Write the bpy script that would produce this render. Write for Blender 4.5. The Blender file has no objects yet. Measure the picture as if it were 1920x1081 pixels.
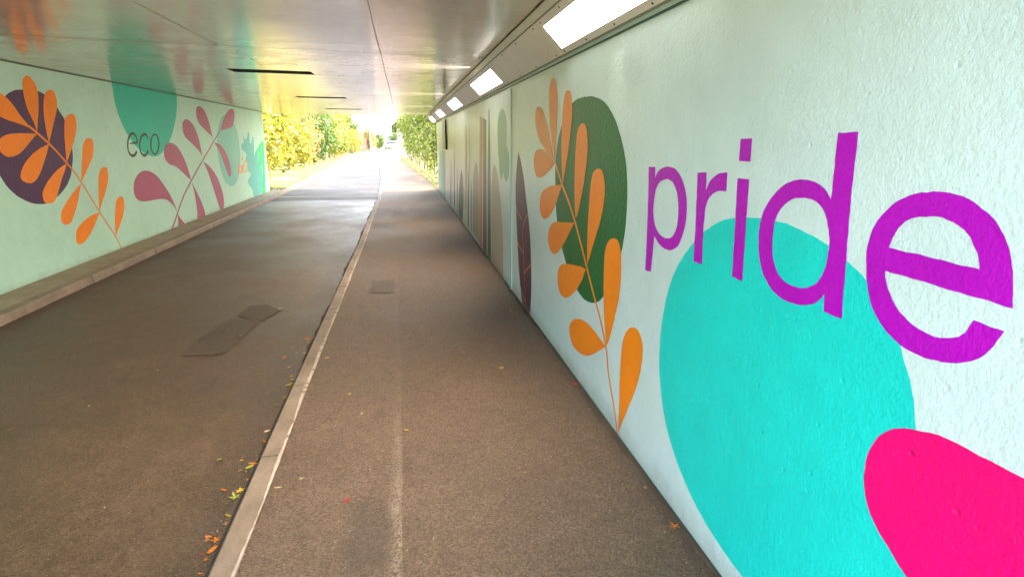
import bpy, bmesh, math, random, json
from mathutils import Vector, Matrix
from mathutils.geometry import tessellate_polygon
random.seed(7)
SC = bpy.context.scene
COL = SC.collection

# ------------------------------------------------------------------ camera, world, sun, exposure
CAM_H = 1.6
cam_d = bpy.data.cameras.new('camera'); cam = bpy.data.objects.new('camera', cam_d); COL.objects.link(cam)
cam_d.sensor_width = 36.0; cam_d.lens = 1080.0/1920.0*36.0; cam_d.clip_start = 0.05; cam_d.clip_end = 2000
_r = Vector((0.98336757, -0.18162662, 0.0)); _u = Vector((0.04535249, 0.24554861, 0.96832279)); _f = Vector((0.1758732, 0.95221723, -0.24970176))
cam.matrix_world = Matrix(((_r.x, _u.x, -_f.x, 0), (_r.y, _u.y, -_f.y, 0), (_r.z, _u.z, -_f.z, CAM_H), (0, 0, 0, 1)))
SC.camera = cam

SUN_AZ = math.radians(84); SUN_EL = math.radians(40)      # azimuth clockwise from +Y (along the tunnel)
world = bpy.data.worlds.new('World'); SC.world = world; world.use_nodes = True
wn = world.node_tree.nodes; wl = world.node_tree.links
sky = wn.new('ShaderNodeTexSky'); sky.sky_type = 'NISHITA'; sky.sun_disc = False
sky.sun_elevation = SUN_EL; sky.sun_rotation = SUN_AZ; sky.air_density = 1.0; sky.dust_density = 2.0
_hs = wn.new('ShaderNodeHueSaturation'); _hs.inputs['Saturation'].default_value = 0.45     # thin bright cloud: a nearly white sky
wl.new(sky.outputs[0], _hs.inputs['Color']); wl.new(_hs.outputs[0], wn['Background'].inputs[0]); wn['Background'].inputs[1].default_value = 0.12
sun_d = bpy.data.lights.new('sun', 'SUN'); sun_d.energy = 2.0; sun_d.angle = math.radians(0.5); sun_d.color = (1.0, 0.93, 0.80)
sun = bpy.data.objects.new('sun', sun_d); COL.objects.link(sun)
_s = Vector((math.sin(SUN_AZ)*math.cos(SUN_EL), math.cos(SUN_AZ)*math.cos(SUN_EL), math.sin(SUN_EL)))
sun.rotation_euler = _s.to_track_quat('Z', 'Y').to_euler()
SC.view_settings.view_transform = 'Standard'; SC.view_settings.look = 'None'
SC.view_settings.exposure = 4.15; SC.view_settings.gamma = 1.0
SC.cycles.use_denoising = True
SC.cycles.max_bounces = 10; SC.cycles.diffuse_bounces = 6; SC.cycles.glossy_bounces = 4
SC.cycles.caustics_reflective = False; SC.cycles.caustics_refractive = False
SC.cycles.sample_clamp_indirect = 8.0
LAMP_STRENGTH = 0.45; LAMP_WATTS = 17.5

# ------------------------------------------------------------------ main dimensions (metres, camera stands at x = y = 0)
AX = 1.11       # right wall face
BX = -4.14      # left wall face
HC = 2.42       # ceiling
ROAD_Z = -0.05
END_R = 19.5; END_L = 19.3; NEAR = 0.3

# ------------------------------------------------------------------ helpers
def tag(o, label=None, cat=None, group=None, kind=None):
    if label: o['label'] = label
    if cat: o['category'] = cat
    if group: o['group'] = group
    if kind: o['kind'] = kind
    return o
def empty(name, loc=(0, 0, 0), rz=0.0):
    o = bpy.data.objects.new(name, None); o.location = loc; o.rotation_euler = (0, 0, rz); o.empty_display_size = 0.2
    COL.objects.link(o); return o
def obj(name, bm, mats, parent=None, smooth=False):
    me = bpy.data.meshes.new(name); bm.to_mesh(me); bm.free()
    if not isinstance(mats, (list, tuple)): mats = [mats]
    for m in mats: me.materials.append(m)
    if smooth:
        for p in me.polygons: p.use_smooth = True
    o = bpy.data.objects.new(name, me); COL.objects.link(o)
    if parent: o.parent = parent
    return o
def copy_tree(o, parent=None):
    c = o.copy(); COL.objects.link(c)
    if parent: c.parent = parent
    for ch in list(o.children): copy_tree(ch, c)
    return c
def box(bm, x0, x1, y0, y1, z0, z1, mi=0, M=None):
    v = [bm.verts.new((x, y, z)) for x in (x0, x1) for y in (y0, y1) for z in (z0, z1)]
    fs = [(0,1,3,2),(4,6,7,5),(0,4,5,1),(2,3,7,6),(0,2,6,4),(1,5,7,3)]
    out = []
    for f in fs:
        g = bm.faces.new([v[i] for i in f]); g.material_index = mi; out.append(g)
    if M is not None:
        for q in v: q.co = M @ q.co
    return v
def quad(bm, pts, mi=0):
    f = bm.faces.new([bm.verts.new(p) for p in pts]); f.material_index = mi; return f
def tube(bm, pts, r0, r1=None, n=8, mi=0, cap=True):
    r1 = r0 if r1 is None else r1
    pts = [Vector(p) for p in pts]; rings = []
    for i, p in enumerate(pts):
        d = (pts[min(i+1, len(pts)-1)] - pts[max(i-1, 0)]).normalized()
        a = d.cross(Vector((0, 0, 1)));
        if a.length < 1e-3: a = Vector((1, 0, 0))
        a.normalize(); b = d.cross(a).normalized(); r = r0 + (r1-r0)*i/(len(pts)-1)
        rings.append([bm.verts.new(p + a*r*math.cos(2*math.pi*k/n) + b*r*math.sin(2*math.pi*k/n)) for k in range(n)])
    for i in range(len(rings)-1):
        for k in range(n):
            f = bm.faces.new([rings[i][k], rings[i][(k+1) % n], rings[i+1][(k+1) % n], rings[i+1][k]]); f.material_index = mi; f.smooth = True
    if cap:
        for rg in (rings[0], rings[-1]):
            f = bm.faces.new(rg); f.material_index = mi
def interp(tab, y):
    if y <= tab[0][0]: return tab[0][1]
    for (a, b), (c, d) in zip(tab, tab[1:]):
        if y <= c:
            t = (y-a)/(c-a); return b + (d-b)*t
    return tab[-1][1]
def smooth_tab(tab, w=5.0):
    ys = [tab[0][0] + (tab[-1][0]-tab[0][0])*i/400 for i in range(401)]
    return [(y, sum(interp(tab, y+w*k/6) for k in range(-6, 7))/13 if y > 17 else interp(tab, y)) for y in ys]

# ------------------------------------------------------------------ materials
class NT:
    def __init__(s, name):
        s.m = bpy.data.materials.new(name); s.m.use_nodes = True; s.t = s.m.node_tree; s.n = s.t.nodes; s.l = s.t.links
        s.b = s.n['Principled BSDF']; s.out = s.n['Material Output']
    def new(s, ty, ins=None, **p):
        n = s.n.new(ty)
        for k, v in p.items(): setattr(n, k, v)
        for k, v in (ins or {}).items():
            if hasattr(v, 'is_output') or isinstance(v, bpy.types.NodeSocket): s.l.new(v, n.inputs[k])
            else: n.inputs[k].default_value = v
        return n
    def pos(s):
        if not hasattr(s, '_p'): s._p = s.new('ShaderNodeNewGeometry').outputs['Position']
        return s._p
    def xyz(s):
        if not hasattr(s, '_x'): s._x = s.new('ShaderNodeSeparateXYZ', {0: s.pos()})
        return s._x.outputs
    def noise(s, scale, detail=3, rough=0.5, vec=None, sx=None):
        v = vec or s.pos()
        if sx: v = s.new('ShaderNodeVectorMath', {0: v, 1: sx}, operation='MULTIPLY').outputs[0]
        return s.new('ShaderNodeTexNoise', {'Vector': v, 'Scale': scale, 'Detail': detail, 'Roughness': rough}).outputs['Fac']
    def vor(s, scale, out='Distance', vec=None, sx=None, rnd=1.0):
        v = vec or s.pos()
        if sx: v = s.new('ShaderNodeVectorMath', {0: v, 1: sx}, operation='MULTIPLY').outputs[0]
        return s.new('ShaderNodeTexVoronoi', {'Vector': v, 'Scale': scale, 'Randomness': rnd}).outputs[out]
    def mth(s, op, a, b=None, c=None, clamp=False):
        ins = {0: a}
        if b is not None: ins[1] = b
        if c is not None: ins[2] = c
        return s.new('ShaderNodeMath', ins, operation=op, use_clamp=clamp).outputs[0]
    def rng(s, v, a, b, c=0.0, d=1.0, smooth=False):
        n = s.new('ShaderNodeMapRange', {'Value': v, 'From Min': a, 'From Max': b, 'To Min': c, 'To Max': d})
        if smooth: n.interpolation_type = 'SMOOTHSTEP'
        return n.outputs[0]
    def mix(s, f, a, b, blend='MIX'):
        n = s.new('ShaderNodeMix', data_type='RGBA', blend_type=blend)
        for k, v in ((0, f), (6, a), (7, b)):
            if isinstance(v, bpy.types.NodeSocket): s.l.new(v, n.inputs[k])
            else: n.inputs[k].default_value = v if k == 0 else (tuple(v) + (1,) if len(v) == 3 else v)
        return n.outputs[2]
    def set(s, **k):
        names = {'color': 'Base Color', 'rough': 'Roughness', 'metal': 'Metallic', 'normal': 'Normal', 'ior': 'IOR', 'spec': 'Specular IOR Level', 'emit': 'Emission Color', 'estr': 'Emission Strength', 'coat': 'Coat Weight', 'coatr': 'Coat Roughness', 'trans': 'Transmission Weight', 'aniso':'Anisotropic'}
        for a, v in k.items():
            i = s.b.inputs[names[a]]
            if isinstance(v, bpy.types.NodeSocket): s.l.new(v, i)
            elif a in ('color', 'emit'): i.default_value = tuple(v)[:3] + (1,)
            else: i.default_value = v
        return s
    def bump(s, h, strength=0.5, dist=0.003, prev=None):
        ins = {'Height': h, 'Strength': strength, 'Distance': dist}
        if prev is not None: ins['Normal'] = prev
        return s.new('ShaderNodeBump', ins).outputs[0]

def paint(name, color, rough=0.33, chips_glints=True, var=0.13, spec=0.5):
    """masonry paint over rough-cast concrete: world-space relief so that it runs on under the mural"""
    t = NT(name)
    big = t.noise(0.9, 4, 0.6); mid = t.noise(7, 4, 0.6)
    k = t.rng(t.mth('ADD', big, t.mth('MULTIPLY', mid, 0.6)), 0.5, 1.15, 1.0-var, 1.0+var*0.6)
    c = t.mix(1.0, tuple(color), t.new('ShaderNodeCombineColor', {0: k, 1: k, 2: k}).outputs[0], 'MULTIPLY')
    # little scuffs and grime streaks
    g = t.noise(2.2, 5, 0.7, sx=(1, 1, 0.25))
    c = t.mix(t.rng(g, 0.60, 0.80, 0.0, 0.22), c, tuple(x*0.55+0.03 for x in color))
    # faint darker, yellower streaks running down
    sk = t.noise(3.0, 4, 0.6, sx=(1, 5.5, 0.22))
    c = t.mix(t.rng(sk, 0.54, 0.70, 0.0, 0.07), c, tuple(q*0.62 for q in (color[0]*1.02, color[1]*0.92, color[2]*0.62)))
    # splash dirt along the foot of the wall
    ft = t.mth('ADD', t.xyz()[2], t.mth('MULTIPLY', t.noise(5, 5, 0.75), -0.22))
    c = t.mix(t.rng(ft, -0.10, 0.02, 0.40, 0.0), c, (0.16, 0.13, 0.10))
    if chips_glints:  # pale dots: paint chips, and glints put into the colour
        v = t.new('ShaderNodeTexVoronoi', {'Vector': t.pos(), 'Scale': 30.0})
        sel = t.mth('GREATER_THAN', t.new('ShaderNodeSeparateColor', {0: v.outputs['Color']}).outputs[0], 0.80)
        dot = t.rng(v.outputs['Distance'], 0.05, 0.11, 1.0, 0.0)
        c = t.mix(t.mth('MULTIPLY', sel, t.mth('MULTIPLY', dot, 0.55)), c, (0.80, 0.82, 0.76))
    n1 = t.noise(52, 5, 0.62); n2 = t.noise(130, 3, 0.6, sx=(1, 1, 0.7))
    pv = t.new('ShaderNodeTexVoronoi', {'Vector': t.pos(), 'Scale': 17.0})
    pit = t.mth('MULTIPLY', t.rng(pv.outputs['Distance'], 0.04, 0.16, -1.0, 0.0), t.mth('GREATER_THAN', t.new('ShaderNodeSeparateColor', {0: pv.outputs['Color']}).outputs[1], 0.72))
    h = t.mth('ADD', t.mth('MULTIPLY', n1, 1.0), t.mth('MULTIPLY', n2, 0.5))
    h = t.mth('ADD', h, t.mth('MULTIPLY', pit, 0.7))
    t.set(color=c, rough=rough, ior=1.5, spec=spec, normal=t.bump(h, 0.8, 0.0046))
    if spec > 0.45: t.set(coat=0.35, coatr=0.28)
    return t.m

def plain(name, color, rough=0.5, metal=0.0, bump=0.0, scale=40, var=0.08, **k):
    t = NT(name); n = t.noise(scale*0.15, 4, 0.6)
    c = t.mix(n, tuple(x*(1-var) for x in color), tuple(min(1, x*(1+var)) for x in color))
    t.set(color=c, rough=rough, metal=metal, **k)
    if bump: t.set(normal=t.bump(t.noise(scale, 4, 0.6), bump, 0.004))
    return t.m

MINT_R = (0.57, 0.75, 0.75); MINT_L = (0.39, 0.60, 0.46)  # one mint paint; cool daylight and warm lamplight put into the colours
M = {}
M['mint_r'] = paint('mint_paint_daylit', MINT_R)
M['mint_l'] = paint('mint_paint_lamplit', MINT_L, 0.5, spec=0.3)
for n, c in dict(cyan=(0.006, 0.62, 0.56), pink=(0.82, 0.0005, 0.165), purple=(0.42, 0.001, 0.48), orange=(0.88, 0.25, 0.008),
                 orange_l=(0.76, 0.20, 0.006), green=(0.004, 0.125, 0.03), plum=(0.065, 0.014, 0.055), plum_l=(0.065, 0.022, 0.065),
                 teal_l=(0.02, 0.40, 0.27), olive=(0.03, 0.06, 0.015), maroon=(0.33, 0.075, 0.135), teal_pale=(0.18, 0.46, 0.36),
                 teal_bio=(0.10, 0.42, 0.36), bird=(0.02, 0.50, 0.17), beige=(0.46, 0.40, 0.33), darkgreen=(0.02, 0.10, 0.05),
                 ochre=(0.52, 0.44, 0.26), bandorange=(0.62, 0.30, 0.13), bandplum=(0.16, 0.07, 0.12), silt=(0.05, 0.035, 0.022), cyanpale=(0.30, 0.66, 0.62), treegreen=(0.22, 0.50, 0.34)).items():
    lf = n in ('orange_l', 'plum_l', 'teal_l', 'olive', 'maroon', 'teal_pale', 'teal_bio', 'bird')
    M[n] = paint('paint_'+n, c, rough=0.5 if lf else 0.34, chips_glints=n not in ('olive',), spec=0.28 if lf else 0.33)

def asphalt(name, dark, light, rough=(0.5, 0.75), seam=False, road=False):
    t = NT(name)
    big = t.noise(0.8, 5, 0.65); mid = t.noise(9, 4, 0.6); fine = t.noise(120, 3, 0.6)
    f = t.rng(t.mth('ADD', big, t.mth('MULTIPLY', mid, 0.45)), 0.5, 1.0)
    c = t.mix(f, dark, light)
    c = t.mix(t.rng(t.noise(34, 4, 0.7), 0.56, 0.72, 0, 0.35), c, tuple(x*0.45 for x in dark))
    v = t.new('ShaderNodeTexVoronoi', {'Vector': t.pos(), 'Scale': 150.0})
    vc = t.new('ShaderNodeSeparateColor', {0: v.outputs['Color']}).outputs
    k = t.rng(vc[0], 0, 1, 0.50, 1.55)
    c = t.mix(1.0, c, t.new('ShaderNodeCombineColor', {0: k, 1: k, 2: k}).outputs[0], 'MULTIPLY')
    v2 = t.new('ShaderNodeTexVoronoi', {'Vector': t.pos(), 'Scale': 55.0})
    s2 = t.new('ShaderNodeSeparateColor', {0: v2.outputs['Color']}).outputs
    chip = t.mth('MULTIPLY', t.mth('GREATER_THAN', s2[0], 0.88), t.rng(v2.outputs['Distance'], 0.10, 0.20, 1.0, 0.0))
    c = t.mix(t.mth('MULTIPLY', chip, 0.75), c, (0.42, 0.36, 0.28))
    x, y, z = t.xyz()[0], t.xyz()[1], t.xyz()[2]
    if seam:   # worn bright aggregate along the reinstatement seam, oil-dark stain, darker small patches
        wob = t.mth('MULTIPLY', t.mth('SUBTRACT', t.noise(4, 3), 0.5), 0.06)
        xs = t.mth('ADD', t.mth('ADD', x, wob), 0.095)
        band = t.mth('MULTIPLY', t.rng(xs, -0.045, 0.0, 0, 1), t.rng(xs, 0.0, 0.035, 1, 0))
        band = t.mth('MULTIPLY', band, t.rng(y, 2.0, 3.6, 1.0, 0.12))
        grain = t.rng(vc[1], 0.35, 0.6)
        c = t.mix(t.mth('MULTIPLY', t.mth('MULTIPLY', band, grain), 0.5), c, (0.42, 0.33, 0.23))
        ex = t.mth('DIVIDE', t.mth('ADD', x, 0.215), 0.10); ey = t.mth('DIVIDE', t.mth('SUBTRACT', y, 2.14), 0.30)
        rr = t.mth('ADD', t.mth('ADD', t.mth('MULTIPLY', ex, ex), t.mth('MULTIPLY', ey, ey)), t.mth('MULTIPLY', t.mth('SUBTRACT', t.noise(7, 3), 0.5), 2.4))
        c = t.mix(t.rng(rr, 0.4, 1.5, 0.36, 0.0), c, (0.018, 0.015, 0.009))
    if road:   # dark dirt in the kerb gutter, darker tone towards the left edge
        c = t.mix(t.rng(t.mth('ADD', x, t.mth('MULTIPLY', mid, 0.3)), -0.95, -0.66, 0.0, 0.45), c, (0.02, 0.016, 0.012))
        c = t.mix(t.rng(t.mth('ADD', x, t.mth('MULTIPLY', mid, 0.6)), -3.5, -2.6, 0.45, 0.0), c, (0.022, 0.017, 0.012))
    else:
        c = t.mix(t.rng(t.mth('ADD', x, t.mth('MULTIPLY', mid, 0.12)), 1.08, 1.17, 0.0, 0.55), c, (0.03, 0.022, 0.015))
    h = t.mth('ADD', t.mth('MULTIPLY', v.outputs['Distance'], -0.8), t.mth('MULTIPLY', fine, 0.8))
    h = t.mth('ADD', h, t.mth('MULTIPLY', t.noise(22, 3), 0.9))
    t.set(color=c, rough=t.rng(big, 0.3, 0.7, rough[0], rough[1]), ior=1.5, normal=t.bump(h, 0.8, 0.006))
    return t.m
M['road'] = asphalt('road_asphalt', (0.058, 0.031, 0.015), (0.128, 0.074, 0.040), (0.30, 0.50), road=True)
M['path'] = asphalt('path_asphalt', (0.078, 0.045, 0.024), (0.138, 0.085, 0.049), (0.5, 0.7))
M['strip'] = asphalt('reinstated_asphalt', (0.088, 0.052, 0.029), (0.148, 0.093, 0.056), (0.5, 0.7), seam=True)
M['patch'] = asphalt('dark_patch_asphalt', (0.048, 0.027, 0.014), (0.100, 0.061, 0.036), (0.5, 0.7))
M['road_far'] = asphalt('outside_asphalt_dimmed', (0.042, 0.031, 0.025), (0.072, 0.056, 0.045), (0.5, 0.65))  # outside surfacing, colour darkened to offset the strong daylight on it
M['road_far'].node_tree.nodes['Principled BSDF'].inputs['Specular IOR Level'].default_value = 0.35
M['cover'] = asphalt('old_cover_infill', (0.050, 0.029, 0.016), (0.104, 0.065, 0.039), (0.45, 0.6))

def concrete(name, dark, light, rough=0.75):
    t = NT(name); a = t.noise(2.5, 6, 0.7); b = t.noise(18, 5, 0.7, sx=(1, 0.35, 1)); v = t.vor(120)
    c = t.mix(t.rng(t.mth('ADD', a, t.mth('MULTIPLY', b, 0.7)), 0.55, 1.15), dark, light)
    c = t.mix(t.rng(t.noise(6, 6, 0.8), 0.58, 0.72, 0, 0.5), c, tuple(x*0.35 for x in dark))
    t.set(color=c, rough=rough, normal=t.bump(t.mth('ADD', b, t.mth('MULTIPLY', v, 0.4)), 0.7, 0.004))
    return t.m
M['kerb'] = concrete('kerb_concrete', (0.125, 0.088, 0.057), (0.29, 0.215, 0.15), 0.6)
M['mortar'] = concrete('pale_mortar', (0.30, 0.23, 0.17), (0.5, 0.41, 0.32))
M['ledge'] = concrete('ledge_concrete', (0.15, 0.105, 0.062), (0.34, 0.25, 0.155), 0.55)
M['deck'] = concrete('deck_concrete', (0.22, 0.20, 0.17), (0.36, 0.33, 0.29))
M['dark'] = plain('dark_recess', (0.012, 0.010, 0.008), 0.8)
M['seam'] = plain('dark_joint', (0.12, 0.095, 0.075), 0.7)
M['scratch'] = plain('pale_scratched_joint', (0.75, 0.70, 0.6), 0.4)

# glossy painted soffit boards with a fine crosswise grain
t = NT('soffit_gloss')
g1 = t.noise(5, 5, 0.62, sx=(0.25, 2.2, 1)); g2 = t.noise(1.1, 3, 0.5); g3 = t.noise(26, 3, 0.6, sx=(0.22, 1.6, 1))
c = t.mix(t.rng(t.noise(1.6, 5, 0.65), 0.3, 0.75), (0.74, 0.62, 0.59), (0.92, 0.81, 0.77))
c = t.mix(t.rng(g3, 0.60, 0.78, 0, 0.35), c, (0.30, 0.22, 0.17))
hh = t.mth('ADD', t.mth('ADD', t.mth('MULTIPLY', g1, 0.5), t.mth('MULTIPLY', g3, 0.12)), t.mth('MULTIPLY', g2, 1.5))
t.set(color=c, rough=t.rng(t.noise(3, 4, 0.6), 0.3, 0.7, 0.11, 0.21), ior=2.0, metal=0.42, normal=t.bump(hh, 0.22, 0.006))
M['soffit'] = t.m
# brushed light-grey casing panels
t = NT('casing_panel_metal')
c = t.mix(t.rng(t.noise(2.2, 5, 0.7), 0.35, 0.7), (0.82, 0.82, 0.86), (0.90, 0.90, 0.94))
c = t.mix(t.rng(t.noise(14, 5, 0.75), 0.60, 0.75, 0, 0.5), c, (0.30, 0.26, 0.22))
t.set(color=c, rough=0.38, metal=0.0, normal=t.bump(t.noise(9, 4, 0.6), 0.15, 0.003)); M['casing'] = t.m
M['casing_trim'] = plain('casing_trim', (0.40, 0.42, 0.37), 0.5, bump=0.4, scale=30, var=0.3)
M['screw'] = plain('screw_black', (0.02, 0.018, 0.016), 0.5, 0.5)
M['rim'] = plain('lamp_rim', (0.55, 0.42, 0.26), 0.4)
t = NT('lamp_diffuser'); t.set(color=(0.9, 0.9, 0.88), rough=0.3, emit=(1.0, 0.97, 0.93), estr=LAMP_STRENGTH); M['lamp'] = t.m
M['base_line'] = plain('dark_green_edge', (0.012, 0.06, 0.03), 0.5)
M['joint'] = plain('teal_joint_cover', (0.34, 0.62, 0.58), 0.35, bump=0.2)
M['joint_dark'] = plain('teal_joint_shadow_gap', (0.03, 0.14, 0.15), 0.5)
M['gap_shade'] = plain('dark_gap_shade', (0.02, 0.09, 0.09), 0.5)

def leaf_mat(name, cols, trans=0.45, rough=0.45):
    t = NT(name)
    rnd = t.new('ShaderNodeNewGeometry').outputs['Random Per Island']
    oi = t.new('ShaderNodeObjectInfo').outputs['Random']
    f = t.mth('ADD', t.mth('MULTIPLY', rnd, 0.62), t.mth('MULTIPLY', t.rng(t.noise(0.9, 3), 0.3, 0.7), 0.38), clamp=True)
    cr = t.new('ShaderNodeValToRGB', {0: f}); e = cr.color_ramp.elements
    e[0].position = 0.05; e[0].color = cols[0] + (1,); e[1].position = 0.95; e[1].color = cols[-1] + (1,)
    for i, c in enumerate(cols[1:-1]):
        q = e.new((i+1)/(len(cols)-1)); q.color = c + (1,)
    c = cr.outputs[0]
    t.set(color=c, rough=rough)
    tr = t.new('ShaderNodeBsdfTranslucent', {'Color': c})
    mx = t.new('ShaderNodeMixShader', {0: trans, 1: t.b.outputs[0], 2: tr.outputs[0]})
    t.l.new(mx.outputs[0], t.out.inputs[0]); return t.m
M['leaf_gold'] = leaf_mat('golden_foliage', [(0.05, 0.09, 0.012), (0.15, 0.19, 0.02), (0.30, 0.27, 0.03), (0.36, 0.25, 0.03), (0.26, 0.26, 0.04)], rough=0.3)
M['leaf_lime'] = leaf_mat('yellow_green_foliage', [(0.02, 0.05, 0.008), (0.07, 0.12, 0.012), (0.16, 0.19, 0.018), (0.28, 0.24, 0.03)])
M['leaf_green'] = leaf_mat('green_foliage', [(0.018, 0.05, 0.010), (0.04, 0.09, 0.015), (0.10, 0.15, 0.02), (0.20, 0.20, 0.02)])
M['leaf_rust'] = leaf_mat('rusty_foliage', [(0.10, 0.12, 0.02), (0.26, 0.19, 0.04), (0.34, 0.19, 0.07), (0.32, 0.26, 0.06)])
M['bark'] = plain('bark', (0.09, 0.06, 0.04), 0.9, bump=0.8, scale=30, var=0.3)
t = NT('verge_grass'); c = t.mix(t.rng(t.noise(1.5, 5, 0.7), 0.35, 0.65), (0.16, 0.14, 0.045), (0.10, 0.13, 0.03))
c = t.mix(t.rng(t.noise(11, 5, 0.7), 0.5, 0.7, 0, 0.7), c, (0.28, 0.17, 0.06)); t.set(color=c, rough=0.9, normal=t.bump(t.noise(30, 4), 0.8, 0.02)); M['grass'] = t.m
M['blade'] = leaf_mat('grass_blades', [(0.07, 0.11, 0.02), (0.18, 0.18, 0.04), (0.30, 0.24, 0.08)], 0.3)

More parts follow.
